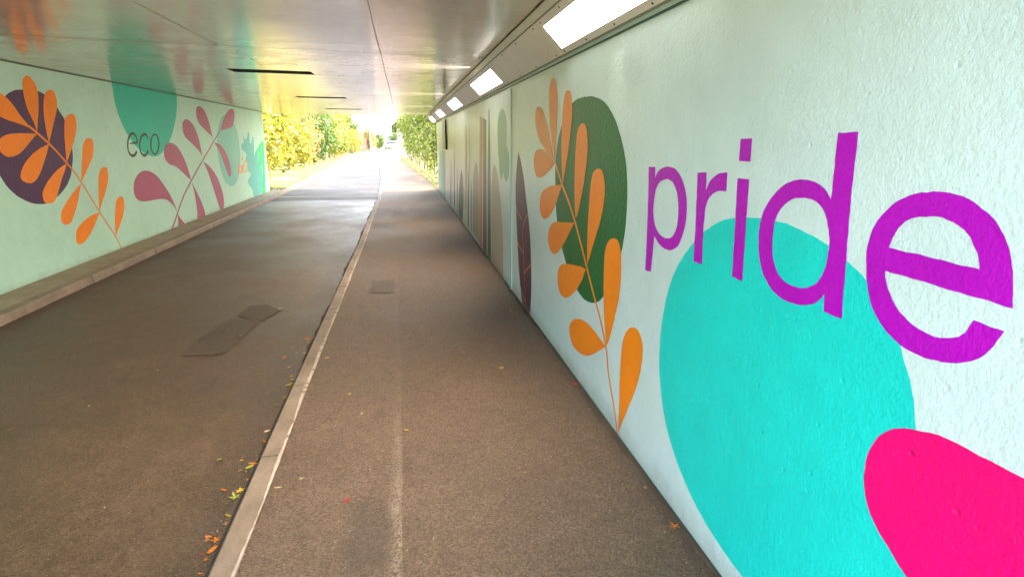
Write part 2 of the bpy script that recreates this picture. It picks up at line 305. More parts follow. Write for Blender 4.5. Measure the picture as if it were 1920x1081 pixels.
# mural outlines on the two walls, in metres: (distance along the tunnel, height)
SHAPES = (
'{"R_green":[[3.483,1.851],[3.574,1.854],[3.644,1.854],[3.68,1.853],[3.716,1.851],[3.749,1.847],[3.78,1.842],[3.812,1.836],[3.842,1.828],[3.873,1.82],['
'3.902,1.81],[3.931,1.799],[3.959,1.787],[3.985,1.774],[4.011,1.758],[4.035,1.741],[4.059,1.722],[4.081,1.701],[4.102,1.68],[4.122,1.659],[4.157,1.617]'
',[4.171,1.597],[4.184,1.578],[4.194,1.558],[4.203,1.539],[4.211,1.52],[4.217,1.5],[4.228,1.461],[4.232,1.441],[4.235,1.422],[4.236,1.403],[4.237,1.384'
'],[4.236,1.345],[4.229,1.277],[4.222,1.224],[4.218,1.196],[4.212,1.168],[4.206,1.14],[4.198,1.114],[4.189,1.088],[4.179,1.064],[4.168,1.041],[4.157,1.'
'019],[4.144,0.997],[4.13,0.976],[4.115,0.955],[4.099,0.934],[4.081,0.913],[4.062,0.892],[4.041,0.871],[4.019,0.851],[3.996,0.831],[3.973,0.811],[3.948'
',0.793],[3.923,0.775],[3.898,0.758],[3.872,0.742],[3.845,0.726],[3.817,0.711],[3.789,0.697],[3.76,0.684],[3.732,0.672],[3.704,0.661],[3.649,0.642],[3.'
'596,0.626],[3.569,0.619],[3.542,0.614],[3.516,0.61],[3.49,0.607],[3.464,0.605],[3.438,0.604],[3.411,0.605],[3.385,0.607],[3.359,0.61],[3.334,0.614],[3'
'.286,0.623],[3.243,0.635],[3.204,0.648],[3.186,0.655],[3.168,0.664],[3.15,0.673],[3.132,0.684],[3.114,0.695],[3.096,0.708],[3.078,0.723],[3.042,0.754]'
',[3.007,0.788],[2.974,0.822],[2.943,0.858],[2.913,0.895],[2.886,0.933],[2.863,0.97],[2.843,1.007],[2.827,1.044],[2.813,1.081],[2.803,1.118],[2.798,1.1'
'37],[2.792,1.176],[2.789,1.215],[2.787,1.27],[2.788,1.304],[2.79,1.337],[2.794,1.368],[2.799,1.398],[2.807,1.426],[2.816,1.453],[2.826,1.479],[2.846,1'
'.517],[2.86,1.541],[2.877,1.566],[2.897,1.59],[2.934,1.631],[2.963,1.66],[2.995,1.689],[3.012,1.703],[3.029,1.715],[3.065,1.739],[3.104,1.761],[3.144,'
'1.781],[3.183,1.798],[3.202,1.805],[3.239,1.816],[3.294,1.828],[3.384,1.843],[3.418,1.847],[3.459,1.85]],"R_stem":[[2.749,0.004],[2.762,0.03],[2.78,0.'
'066],[2.799,0.103],[2.821,0.141],[2.847,0.179],[2.876,0.218],[2.905,0.256],[2.93,0.294],[2.948,0.332],[2.962,0.371],[2.977,0.41],[2.998,0.449],[3.027,'
'0.486],[3.059,0.523],[3.093,0.558],[3.126,0.59],[3.156,0.618],[3.186,0.642],[3.216,0.666],[3.248,0.694],[3.284,0.726],[3.324,0.762],[3.364,0.798],[3.4'
'01,0.832],[3.434,0.862],[3.465,0.891],[3.496,0.92],[3.529,0.95],[3.566,0.981],[3.603,1.014],[3.642,1.047],[3.683,1.079],[3.724,1.11],[3.766,1.141],[3.'
'81,1.172],[3.853,1.201],[3.898,1.227],[3.942,1.252],[3.987,1.277],[4.033,1.305],[4.081,1.337],[4.129,1.373],[4.179,1.409],[4.228,1.445],[4.245,1.423],'
'[4.195,1.387],[4.146,1.35],[4.096,1.315],[4.048,1.282],[4.001,1.253],[3.955,1.228],[3.911,1.204],[3.868,1.178],[3.824,1.15],[3.781,1.12],[3.739,1.089]'
',[3.698,1.059],[3.659,1.027],[3.62,0.995],[3.582,0.962],[3.546,0.931],[3.513,0.901],[3.482,0.873],[3.451,0.844],[3.417,0.814],[3.38,0.78],[3.34,0.744]'
',[3.3,0.708],[3.263,0.676],[3.23,0.648],[3.2,0.624],[3.172,0.6],[3.142,0.573],[3.109,0.542],[3.076,0.507],[3.044,0.472],[3.017,0.437],[2.997,0.401],[2'
'.982,0.363],[2.967,0.323],[2.948,0.284],[2.922,0.244],[2.893,0.205],[2.864,0.167],[2.838,0.13],[2.817,0.093],[2.798,0.057],[2.78,0.021],[2.771,0.004]]'
',"R_leaves":[[[3.007,0.436],[3.178,0.335],[3.245,0.298],[3.276,0.282],[3.304,0.269],[3.33,0.258],[3.354,0.249],[3.377,0.242],[3.42,0.231],[3.465,0.221'
'],[3.514,0.213],[3.564,0.208],[3.588,0.207],[3.612,0.207],[3.633,0.208],[3.653,0.21],[3.67,0.214],[3.687,0.22],[3.701,0.227],[3.715,0.235],[3.726,0.24'
'4],[3.736,0.253],[3.744,0.263],[3.75,0.271],[3.755,0.28],[3.758,0.289],[3.759,0.297],[3.759,0.306],[3.757,0.316],[3.752,0.325],[3.746,0.334],[3.738,0.'
'343],[3.728,0.353],[3.716,0.363],[3.701,0.373],[3.685,0.382],[3.668,0.392],[3.65,0.401],[3.63,0.41],[3.611,0.418],[3.568,0.432],[3.521,0.445],[3.472,0'
'.456],[3.425,0.463],[3.402,0.465],[3.356,0.467],[3.288,0.467],[3.225,0.464],[3.018,0.438]],[[2.751,0.018],[2.756,0.192],[2.766,0.318],[2.767,0.361],[2'
'.766,0.429],[2.764,0.475],[2.76,0.516],[2.757,0.533],[2.753,0.548],[2.749,0.561],[2.745,0.573],[2.734,0.593],[2.716,0.619],[2.701,0.635],[2.684,0.65],'
'[2.666,0.662],[2.647,0.672],[2.626,0.679],[2.604,0.685],[2.582,0.687],[2.572,0.687],[2.563,0.686],[2.554,0.683],[2.545,0.68],[2.536,0.675],[2.52,0.664'
'],[2.507,0.651],[2.502,0.644],[2.497,0.637],[2.494,0.629],[2.489,0.612],[2.487,0.594],[2.487,0.573],[2.489,0.55],[2.494,0.524],[2.504,0.482],[2.519,0.'
'44],[2.538,0.395],[2.563,0.345],[2.596,0.287],[2.728,0.063],[2.748,0.023]],[[3.001,0.445],[3.043,0.57],[3.058,0.621],[3.064,0.647],[3.073,0.702],[3.08'
'1,0.758],[3.088,0.837],[3.09,0.88],[3.09,0.917],[3.088,0.949],[3.083,0.977],[3.08,0.989],[3.076,1.0],[3.071,1.01],[3.066,1.018],[3.06,1.026],[3.047,1.'
'039],[3.032,1.05],[3.015,1.061],[2.995,1.07],[2.974,1.077],[2.955,1.081],[2.935,1.084],[2.916,1.084],[2.907,1.083],[2.898,1.082],[2.889,1.079],[2.882,'
'1.076],[2.874,1.071],[2.868,1.066],[2.861,1.059],[2.855,1.052],[2.85,1.044],[2.84,1.026],[2.836,1.015],[2.83,0.99],[2.825,0.961],[2.822,0.931],[2.821,'
'0.9],[2.822,0.87],[2.825,0.839],[2.83,0.807],[2.837,0.775],[2.848,0.741],[2.917,0.578],[2.943,0.523],[2.958,0.494],[2.97,0.475],[2.981,0.463],[2.996,0'
'.45]],[[3.423,0.808],[3.475,0.743],[3.499,0.716],[3.53,0.689],[3.566,0.659],[3.606,0.63],[3.649,0.601],[3.693,0.575],[3.742,0.549],[3.793,0.525],[3.81'
'8,0.515],[3.843,0.506],[3.866,0.499],[3.888,0.493],[3.911,0.489],[3.932,0.487],[3.953,0.486],[3.974,0.486],[3.993,0.488],[4.01,0.491],[4.027,0.495],[4'
'.042,0.5],[4.055,0.508],[4.068,0.518],[4.079,0.528],[4.088,0.539],[4.096,0.551],[4.103,0.563],[4.107,0.574],[4.11,0.585],[4.111,0.596],[4.11,0.608],[4'
'.107,0.62],[4.103,0.632],[4.098,0.643],[4.091,0.654],[4.082,0.664],[4.073,0.673],[4.062,0.682],[4.05,0.69],[4.036,0.698],[4.021,0.705],[4.004,0.712],['
'3.964,0.725],[3.94,0.732],[3.883,0.745],[3.704,0.776],[3.524,0.801],[3.434,0.807]],[[3.707,1.062],[3.91,0.908],[3.953,0.877],[4.023,0.834],[4.075,0.80'
'5],[4.101,0.792],[4.127,0.779],[4.152,0.769],[4.175,0.76],[4.198,0.754],[4.22,0.75],[4.241,0.748],[4.261,0.747],[4.281,0.748],[4.3,0.75],[4.317,0.753]'
',[4.333,0.756],[4.349,0.762],[4.364,0.768],[4.378,0.777],[4.39,0.786],[4.401,0.796],[4.41,0.807],[4.417,0.818],[4.421,0.829],[4.423,0.84],[4.422,0.852'
'],[4.42,0.864],[4.415,0.876],[4.408,0.889],[4.4,0.901],[4.391,0.912],[4.38,0.923],[4.368,0.933],[4.356,0.942],[4.343,0.951],[4.328,0.96],[4.311,0.968]'
',[4.292,0.976],[4.271,0.983],[4.247,0.99],[4.221,0.996],[4.191,1.002],[4.127,1.011],[3.847,1.045],[3.74,1.058]],[[3.403,0.836],[3.414,0.977],[3.415,1.'
'02],[3.414,1.073],[3.4,1.239],[3.395,1.279],[3.389,1.314],[3.378,1.355],[3.374,1.366],[3.369,1.377],[3.364,1.387],[3.357,1.395],[3.35,1.403],[3.341,1.'
'411],[3.33,1.417],[3.319,1.422],[3.307,1.427],[3.283,1.434],[3.26,1.437],[3.237,1.439],[3.214,1.437],[3.204,1.435],[3.193,1.432],[3.184,1.428],[3.175,'
'1.423],[3.167,1.417],[3.16,1.408],[3.153,1.399],[3.146,1.389],[3.14,1.378],[3.136,1.367],[3.132,1.356],[3.129,1.345],[3.127,1.334],[3.126,1.323],[3.12'
'6,1.301],[3.13,1.277],[3.136,1.252],[3.145,1.226],[3.156,1.199],[3.178,1.156],[3.195,1.127],[3.343,0.917],[3.397,0.844]],[[4.04,1.288],[4.1,1.226],[4.'
'168,1.163],[4.201,1.135],[4.237,1.107],[4.255,1.095],[4.294,1.071],[4.337,1.048],[4.38,1.027],[4.421,1.01],[4.46,0.996],[4.496,0.985],[4.514,0.981],[4'
'.532,0.978],[4.549,0.977],[4.567,0.976],[4.585,0.977],[4.603,0.979],[4.622,0.983],[4.641,0.987],[4.658,0.993],[4.674,0.999],[4.688,1.006],[4.699,1.014'
'],[4.708,1.023],[4.714,1.033],[4.719,1.044],[4.721,1.056],[4.722,1.068],[4.722,1.08],[4.72,1.092],[4.717,1.103],[4.713,1.114],[4.708,1.125],[4.702,1.1'
'35],[4.695,1.146],[4.685,1.156],[4.673,1.166],[4.659,1.176],[4.643,1.185],[4.623,1.193],[4.6,1.202],[4.574,1.21],[4.519,1.224],[4.436,1.242],[4.386,1.'
'252],[4.235,1.271],[4.064,1.286]],[[3.677,1.1],[3.703,1.182],[3.708,1.2],[3.712,1.219],[3.715,1.24],[3.721,1.29],[3.725,1.345],[3.728,1.401],[3.727,1.'
'453],[3.724,1.502],[3.719,1.55],[3.712,1.593],[3.707,1.611],[3.703,1.627],[3.698,1.639],[3.692,1.65],[3.686,1.658],[3.68,1.664],[3.667,1.674],[3.644,1'
'.686],[3.628,1.693],[3.61,1.697],[3.593,1.698],[3.566,1.698],[3.548,1.695],[3.539,1.693],[3.53,1.69],[3.522,1.685],[3.515,1.679],[3.508,1.672],[3.501,'
'1.663],[3.494,1.653],[3.482,1.63],[3.477,1.617],[3.472,1.605],[3.469,1.593],[3.467,1.581],[3.465,1.555],[3.466,1.527],[3.47,1.499],[3.475,1.47],[3.483'
',1.44],[3.499,1.393],[3.518,1.345],[3.55,1.277],[3.591,1.201],[3.624,1.148],[3.638,1.129],[3.649,1.116],[3.659,1.11],[3.672,1.103]],[[4.236,1.434],[4.'
'344,1.394],[4.471,1.353],[4.534,1.335],[4.596,1.319],[4.652,1.307],[4.705,1.299],[4.755,1.294],[4.779,1.293],[4.801,1.293],[4.822,1.295],[4.841,1.297]'
',[4.859,1.302],[4.875,1.307],[4.89,1.314],[4.904,1.321],[4.916,1.329],[4.927,1.338],[4.937,1.346],[4.946,1.356],[4.954,1.367],[4.96,1.379],[4.966,1.39'
'1],[4.97,1.403],[4.972,1.415],[4.972,1.427],[4.97,1.437],[4.966,1.448],[4.96,1.457],[4.952,1.467],[4.943,1.476],[4.931,1.485],[4.919,1.493],[4.904,1.5'
'],[4.888,1.506],[4.869,1.512],[4.848,1.516],[4.825,1.52],[4.775,1.525],[4.725,1.527],[4.701,1.527],[4.677,1.526],[4.63,1.522],[4.582,1.515],[4.513,1.5'
'02],[4.466,1.492],[4.248,1.437]],[[4.022,1.302],[4.053,1.419],[4.063,1.467],[4.067,1.491],[4.072,1.542],[4.074,1.594],[4.075,1.645],[4.073,1.691],[4.0'
'69,1.733],[4.064,1.772],[4.056,1.807],[4.047,1.837],[4.042,1.85],[4.036,1.861],[4.03,1.872],[4.018,1.89],[4.004,1.904],[3.997,1.91],[3.99,1.914],[3.98'
'3,1.918],[3.975,1.92],[3.959,1.923],[3.943,1.922],[3.917,1.919],[3.897,1.915],[3.888,1.912],[3.878,1.908],[3.87,1.902],[3.862,1.895],[3.855,1.887],[3.'
'848,1.877],[3.841,1.866],[3.835,1.854],[3.83,1.841],[3.825,1.828],[3.822,1.814],[3.819,1.801],[3.818,1.788],[3.818,1.775],[3.821,1.747],[3.834,1.686],'
'[3.844,1.652],[3.862,1.597],[3.883,1.544],[3.898,1.511],[3.984,1.347],[3.999,1.323],[4.007,1.315],[4.018,1.305]],[[4.236,1.434],[4.273,1.45],[4.297,1.'
'458],[4.338,1.47],[4.509,1.511],[4.575,1.529],[4.656,1.556],[4.705,1.574],[4.728,1.584],[4.749,1.594],[4.77,1.605],[4.79,1.617],[4.809,1.629],[4.827,1'
'.642],[4.844,1.656],[4.86,1.67],[4.886,1.696],[4.897,1.709],[4.906,1.721],[4.914,1.733],[4.92,1.745],[4.925,1.756],[4.928,1.768],[4.929,1.778],[4.93,1'
'.789],[4.929,1.798],[4.927,1.807],[4.923,1.816],[4.918,1.824],[4.912,1.831],[4.904,1.838],[4.896,1.844],[4.886,1.85],[4.877,1.854],[4.866,1.858],[4.85'
'4,1.86],[4.842,1.862],[4.814,1.864],[4.785,1.862],[4.755,1.857],[4.723,1.849],[4.689,1.837],[4.657,1.823],[4.641,1.815],[4.626,1.806],[4.597,1.786],[4'
'.555,1.752],[4.513,1.715],[4.415,1.618],[4.318,1.511],[4.246,1.443]],[[4.236,1.434],[4.32,1.551],[4.396,1.67],[4.407,1.69],[4.418,1.71],[4.427,1.731],'
'[4.435,1.752],[4.442,1.775],[4.448,1.8],[4.452,1.825],[4.455,1.851],[4.458,1.876],[4.459,1.899],[4.46,1.92],[4.459,1.939],[4.457,1.954],[4.455,1.968],'
'[4.451,1.979],[4.446,1.989],[4.44,1.998],[4.434,2.005],[4.42,2.019],[4.412,2.024],[4.403,2.029],[4.394,2.034],[4.384,2.037],[4.374,2.039],[4.364,2.04]'
',[4.354,2.04],[4.345,2.04],[4.325,2.035],[4.315,2.032],[4.305,2.028],[4.296,2.022],[4.286,2.016],[4.277,2.008],[4.268,2.0],[4.251,1.979],[4.234,1.955]'
',[4.226,1.941],[4.219,1.926],[4.213,1.911],[4.209,1.896],[4.206,1.879],[4.204,1.861],[4.203,1.824],[4.209,1.726],[4.225,1.611],[4.231,1.533],[4.235,1.'
'454]]],"R_spear":[[5.662,1.488],[5.719,1.401],[5.729,1.382],[5.74,1.363],[5.749,1.342],[5.768,1.295],[5.785,1.243],[5.793,1.216],[5.799,1.19],[5.805,1'
'.164],[5.808,1.14],[5.81,1.118],[5.81,1.096],[5.809,1.076],[5.803,1.036],[5.782,0.916],[5.757,0.799],[5.735,0.713],[5.663,0.465],[5.641,0.392],[5.625,'
'0.344],[5.595,0.272],[5.572,0.223],[5.548,0.176],[5.536,0.154],[5.51,0.114],[5.489,0.076],[5.478,0.059],[5.465,0.042],[5.449,0.027],[5.429,0.014],[5.4'
'08,0.004],[5.08,0.004],[5.052,0.099],[5.046,0.125],[5.04,0.151],[5.036,0.176],[5.032,0.201],[5.03,0.225],[5.029,0.274],[5.031,0.368],[5.035,0.438],[5.'
'043,0.507],[5.054,0.574],[5.068,0.642],[5.08,0.686],[5.094,0.73],[5.111,0.773],[5.13,0.816],[5.163,0.881],[5.187,0.924],[5.225,0.987],[5.35,1.178],[5.'
'386,1.231],[5.421,1.277],[5.453,1.315],[5.485,1.348],[5.547,1.404],[5.577,1.428],[5.648,1.477]],"R_veins":[[[5.245,0.004],[5.263,0.059],[5.282,0.118],'
'[5.301,0.178],[5.319,0.243],[5.335,0.316],[5.351,0.395],[5.367,0.472],[5.382,0.543],[5.397,0.603],[5.412,0.656],[5.428,0.706],[5.443,0.758],[5.456,0.7'
'54],[5.441,0.702],[5.426,0.652],[5.411,0.599],[5.395,0.539],[5.38,0.469],[5.365,0.392],[5.349,0.313],[5.332,0.24],[5.314,0.175],[5.295,0.113],[5.276,0'
'.054],[5.26,0.004]],[[5.444,0.745],[5.418,0.772],[5.392,0.798],[5.366,0.824],[5.338,0.848],[5.308,0.87],[5.276,0.89],[5.243,0.909],[5.21,0.929],[5.218'
',0.941],[5.25,0.921],[5.283,0.902],[5.316,0.881],[5.347,0.859],[5.375,0.835],[5.402,0.808],[5.428,0.781],[5.454,0.755]],[[5.743,0.602],[5.698,0.59],[5'
'.652,0.577],[5.606,0.565],[5.561,0.554],[5.518,0.545],[5.475,0.536],[5.432,0.528],[5.39,0.52],[5.387,0.534],[5.43,0.542],[5.472,0.55],[5.515,0.558],[5'
'.558,0.568],[5.603,0.579],[5.648,0.591],[5.694,0.603],[5.739,0.615]],[[5.763,0.937],[5.729,0.922],[5.695,0.908],[5.661,0.893],[5.626,0.88],[5.59,0.87]'
',[5.554,0.86],[5.518,0.851],[5.481,0.842],[5.478,0.856],[5.514,0.865],[5.551,0.874],[5.587,0.883],[5.622,0.894],[5.656,0.906],[5.69,0.92],[5.724,0.935'
'],[5.758,0.949]],[[5.353,0.337],[5.313,0.357],[5.273,0.378],[5.233,0.398],[5.194,0.417],[5.156,0.435],[5.119,0.453],[5.082,0.47],[5.045,0.487],[5.051,'
'0.5],[5.088,0.483],[5.125,0.466],[5.162,0.448],[5.2,0.43],[5.239,0.41],[5.279,0.39],[5.319,0.37],[5.359,0.35]],[[5.57,0.176],[5.53,0.16],[5.488,0.143]'
',[5.448,0.128],[5.409,0.113],[5.372,0.099],[5.337,0.087],[5.303,0.075],[5.268,0.063],[5.264,0.077],[5.298,0.089],[5.333,0.1],[5.367,0.113],[5.404,0.12'
'6],[5.443,0.141],[5.483,0.156],[5.524,0.173],[5.565,0.189]]],"R_bands":[["beige",[[6.629,0.004],[6.576,0.004],[6.596,0.492],[6.71,0.834],[6.876,1.1],['
'7.052,1.256],[7.223,1.314],[7.372,1.228],[7.457,1.059],[7.539,0.004]]],["green",[[7.58,0.004],[7.542,0.912],[7.551,1.384],[7.589,1.976],[7.666,1.98],['
'7.769,1.378],[7.826,0.887],[7.891,0.004]]],["purple",[[8.37,0.014],[8.239,0.004],[7.979,0.004],[7.932,0.878],[7.876,1.852],[8.195,1.891],[8.292,0.846]'
']],["orange",[[8.822,0.047],[8.467,0.015],[8.363,0.839],[8.239,1.892],[8.539,1.927],[8.737,0.806]]],["beige",[[9.686,0.092],[8.874,0.059],[8.812,0.601'
'],[8.79,1.029],[8.926,1.216],[9.081,1.276],[9.322,1.166],[9.495,0.984],[9.625,0.511]]],["darkgreen",[[12.269,0.043],[11.661,0.004],[11.437,0.004],[11.'
'203,0.337],[11.091,0.679],[11.206,0.917],[11.431,1.049],[11.734,0.885],[12.034,0.602],[12.201,0.317]]],["purple",[[13.423,0.166],[13.094,0.113],[13.03'
'5,0.521],[12.901,1.373],[13.012,1.371],[13.326,0.497]]],["cyan",[[16.148,0.004],[15.618,1.326],[18.447,1.277],[19.107,0.004]]],["darkgreen",[[14.46,0.'
'084],[14.211,0.03],[13.929,0.703],[13.891,1.207],[14.192,0.686]]],["purple",[[12.675,0.055],[12.526,0.026],[12.333,0.578],[12.317,1.029],[12.541,0.561'
']]],["darkgreen",[[10.468,0.101],[10.293,0.067],[10.168,0.604],[10.169,1.201],[10.382,0.583]]],["purple",[[9.948,0.079],[9.85,0.067],[9.731,0.645],[9.'
'728,1.076],[9.861,0.633]]],["ochre",[[10.876,0.352],[10.648,0.338],[10.445,1.039],[10.344,1.784],[10.473,1.86],[10.746,1.023]]],["ochre",[[10.101,0.79'
'7],[10.029,0.617],[9.833,1.426],[9.835,1.81],[9.905,1.777]]]],"R_trees":[[[6.62,1.934],[6.643,1.933],[6.669,1.93],[6.695,1.927],[6.721,1.922],[6.747,1'
'.916],[6.772,1.909],[6.796,1.9],[6.817,1.891],[6.836,1.88],[6.854,1.869],[6.871,1.856],[6.886,1.842],[6.9,1.827],[6.913,1.811],[6.923,1.793],[6.932,1.'
'774],[6.939,1.753],[6.944,1.73],[6.947,1.706],[6.948,1.68],[6.948,1.654],[6.946,1.628],[6.943,1.602],[6.94,1.576],[6.935,1.551],[6.928,1.527],[6.92,1.'
'502],[6.9,1.452],[6.855,1.352],[6.832,1.296],[6.82,1.268],[6.806,1.242],[6.793,1.218],[6.778,1.198],[6.762,1.183],[6.745,1.172],[6.728,1.163],[6.709,1'
'.157],[6.69,1.154],[6.671,1.154],[6.651,1.159],[6.63,1.167],[6.609,1.18],[6.587,1.199],[6.564,1.223],[6.54,1.253],[6.515,1.286],[6.492,1.319],[6.448,1'
'.386],[6.413,1.443],[6.382,1.497],[6.368,1.523],[6.356,1.549],[6.345,1.574],[6.336,1.599],[6.33,1.624],[6.325,1.648],[6.323,1.673],[6.322,1.697],[6.32'
'2,1.721],[6.325,1.744],[6.329,1.766],[6.334,1.786],[6.341,1.804],[6.349,1.82],[6.359,1.835],[6.371,1.848],[6.385,1.86],[6.4,1.871],[6.415,1.881],[6.43'
'2,1.89],[6.449,1.898],[6.467,1.906],[6.486,1.913],[6.507,1.919],[6.529,1.924],[6.551,1.929],[6.574,1.932],[6.597,1.933]],[[6.345,1.533],[6.363,1.534],'
'[6.382,1.532],[6.401,1.528],[6.42,1.522],[6.438,1.514],[6.455,1.505],[6.471,1.495],[6.485,1.484],[6.499,1.473],[6.511,1.46],[6.523,1.446],[6.534,1.43]'
',[6.543,1.414],[6.551,1.397],[6.557,1.38],[6.56,1.364],[6.561,1.346],[6.56,1.328],[6.557,1.308],[6.553,1.289],[6.546,1.27],[6.539,1.252],[6.53,1.236],'
'[6.519,1.222],[6.508,1.209],[6.494,1.198],[6.479,1.187],[6.462,1.178],[6.445,1.171],[6.427,1.165],[6.41,1.16],[6.392,1.158],[6.373,1.157],[6.353,1.157'
'],[6.333,1.159],[6.312,1.163],[6.291,1.168],[6.272,1.174],[6.255,1.182],[6.24,1.191],[6.227,1.202],[6.216,1.214],[6.205,1.229],[6.196,1.244],[6.189,1.'
'26],[6.182,1.277],[6.177,1.293],[6.17,1.326],[6.167,1.343],[6.165,1.361],[6.165,1.379],[6.167,1.397],[6.17,1.414],[6.176,1.43],[6.185,1.445],[6.198,1.'
'459],[6.215,1.473],[6.234,1.487],[6.256,1.5],[6.279,1.511],[6.302,1.521],[6.324,1.528]]],"R_cyan":[[1.732,1.35],[1.793,1.342],[1.833,1.334],[1.854,1.3'
'29],[1.874,1.323],[1.894,1.316],[1.915,1.307],[1.936,1.297],[1.958,1.286],[1.979,1.274],[2.001,1.261],[2.043,1.231],[2.064,1.216],[2.084,1.199],[2.105'
',1.181],[2.125,1.162],[2.145,1.143],[2.164,1.122],[2.183,1.101],[2.2,1.079],[2.215,1.057],[2.229,1.035],[2.242,1.012],[2.253,0.989],[2.262,0.965],[2.2'
'71,0.942],[2.285,0.894],[2.297,0.847],[2.301,0.824],[2.304,0.801],[2.307,0.778],[2.309,0.733],[2.308,0.688],[2.306,0.645],[2.3,0.602],[2.296,0.581],[2'
'.291,0.561],[2.284,0.54],[2.277,0.518],[2.26,0.475],[2.25,0.454],[2.239,0.432],[2.227,0.411],[2.214,0.391],[2.2,0.371],[2.185,0.352],[2.169,0.334],[2.'
'152,0.317],[2.134,0.3],[2.116,0.285],[2.096,0.27],[2.076,0.255],[2.056,0.241],[2.013,0.216],[1.969,0.193],[1.922,0.174],[1.874,0.156],[1.824,0.142],[1'
'.772,0.131],[1.72,0.122],[1.668,0.116],[1.594,0.111],[1.547,0.111],[1.523,0.112],[1.499,0.114],[1.475,0.117],[1.449,0.121],[1.397,0.133],[1.371,0.14],'
'[1.344,0.148],[1.318,0.157],[1.292,0.167],[1.268,0.178],[1.244,0.191],[1.22,0.204],[1.196,0.219],[1.173,0.235],[1.151,0.252],[1.129,0.269],[1.109,0.28'
'7],[1.091,0.304],[1.074,0.321],[1.058,0.338],[1.044,0.356],[1.03,0.374],[1.018,0.392],[1.006,0.41],[0.996,0.428],[0.986,0.446],[0.978,0.465],[0.971,0.'
'483],[0.965,0.501],[0.959,0.52],[0.951,0.558],[0.946,0.597],[0.944,0.618],[0.943,0.639],[0.943,0.687],[0.952,0.797],[0.958,0.84],[0.979,0.926],[1.013,'
'1.034],[1.032,1.074],[1.073,1.143],[1.092,1.171],[1.115,1.197],[1.14,1.222],[1.159,1.238],[1.179,1.253],[1.202,1.267],[1.24,1.286],[1.296,1.31],[1.343'
',1.326],[1.377,1.335],[1.413,1.343],[1.454,1.35],[1.498,1.356],[1.542,1.36],[1.585,1.361],[1.627,1.36],[1.69,1.355],[1.711,1.353]],"R_pink":[[1.03,0.9'
'52],[1.046,0.943],[1.058,0.934],[1.072,0.919],[1.086,0.901],[1.096,0.88],[1.104,0.858],[1.109,0.835],[1.111,0.811],[1.11,0.786],[1.105,0.761],[1.1,0.7'
'44],[1.094,0.729],[1.086,0.715],[1.072,0.696],[1.055,0.68],[1.036,0.665],[0.981,0.634],[0.945,0.615],[0.907,0.59],[0.898,0.586],[0.887,0.582],[0.861,0'
'.575],[0.829,0.565],[0.811,0.561],[0.794,0.559],[0.777,0.559],[0.76,0.564],[0.744,0.572],[0.728,0.585],[0.711,0.602],[0.695,0.622],[0.679,0.643],[0.66'
'4,0.665],[0.651,0.687],[0.64,0.708],[0.632,0.729],[0.626,0.749],[0.621,0.771],[0.618,0.794],[0.616,0.817],[0.615,0.839],[0.616,0.86],[0.617,0.879],[0.'
'62,0.895],[0.623,0.909],[0.628,0.922],[0.635,0.934],[0.643,0.944],[0.651,0.954],[0.66,0.963],[0.678,0.977],[0.687,0.982],[0.697,0.985],[0.707,0.987],['
'0.729,0.989],[0.797,0.99],[0.918,0.986],[0.939,0.984],[0.962,0.978],[0.998,0.966],[1.021,0.957]],"R_p":[[[2.543,1.481],[2.471,1.482],[2.468,1.434],[2.'
'448,1.458],[2.44,1.465],[2.423,1.473],[2.396,1.482],[2.36,1.488],[2.322,1.489],[2.292,1.487],[2.277,1.484],[2.256,1.476],[2.235,1.465],[2.215,1.452],['
'2.197,1.436],[2.181,1.418],[2.168,1.399],[2.158,1.379],[2.152,1.357],[2.148,1.334],[2.147,1.308],[2.148,1.283],[2.153,1.259],[2.161,1.236],[2.175,1.20'
'8],[2.187,1.188],[2.197,1.177],[2.208,1.168],[2.221,1.159],[2.242,1.15],[2.263,1.143],[2.285,1.139],[2.316,1.138],[2.341,1.141],[2.374,1.147],[2.396,1'
'.155],[2.439,1.176],[2.451,1.006],[2.517,1.001],[2.516,1.116],[2.528,1.328],[2.541,1.462]],[[2.355,1.436],[2.391,1.429],[2.405,1.424],[2.418,1.418],[2'
'.428,1.411],[2.438,1.402],[2.446,1.392],[2.453,1.381],[2.458,1.369],[2.464,1.342],[2.466,1.314],[2.466,1.293],[2.463,1.279],[2.456,1.258],[2.45,1.244]'
',[2.442,1.231],[2.432,1.221],[2.421,1.212],[2.409,1.204],[2.388,1.195],[2.365,1.189],[2.339,1.186],[2.315,1.186],[2.292,1.189],[2.277,1.193],[2.264,1.'
'199],[2.254,1.205],[2.245,1.214],[2.234,1.228],[2.226,1.244],[2.22,1.263],[2.218,1.283],[2.218,1.304],[2.22,1.327],[2.225,1.348],[2.233,1.368],[2.242,'
'1.385],[2.25,1.396],[2.265,1.411],[2.286,1.426],[2.3,1.432],[2.333,1.438],[2.35,1.437]]],"R_r":[[[2.083,1.479],[2.015,1.483],[2.01,1.417],[1.991,1.446'
'],[1.983,1.455],[1.966,1.466],[1.947,1.476],[1.933,1.481],[1.919,1.485],[1.873,1.49],[1.868,1.426],[1.917,1.423],[1.94,1.417],[1.96,1.408],[1.976,1.39'
'7],[1.987,1.386],[1.997,1.37],[2.002,1.356],[2.004,1.338],[2.005,1.291],[1.993,1.137],[2.06,1.135],[2.067,1.278],[2.083,1.468]]],"R_i":[[[1.806,1.475]'
',[1.739,1.475],[1.723,1.217],[1.718,1.138],[1.782,1.139],[1.801,1.404],[1.805,1.452]]],"R_dot":[[[1.81,1.603],[1.745,1.604],[1.741,1.531],[1.808,1.531'
']]],"R_d":[[[1.363,1.618],[1.294,1.619],[1.285,1.44],[1.261,1.183],[1.257,1.147],[1.326,1.147],[1.332,1.195],[1.344,1.177],[1.36,1.162],[1.376,1.153],'
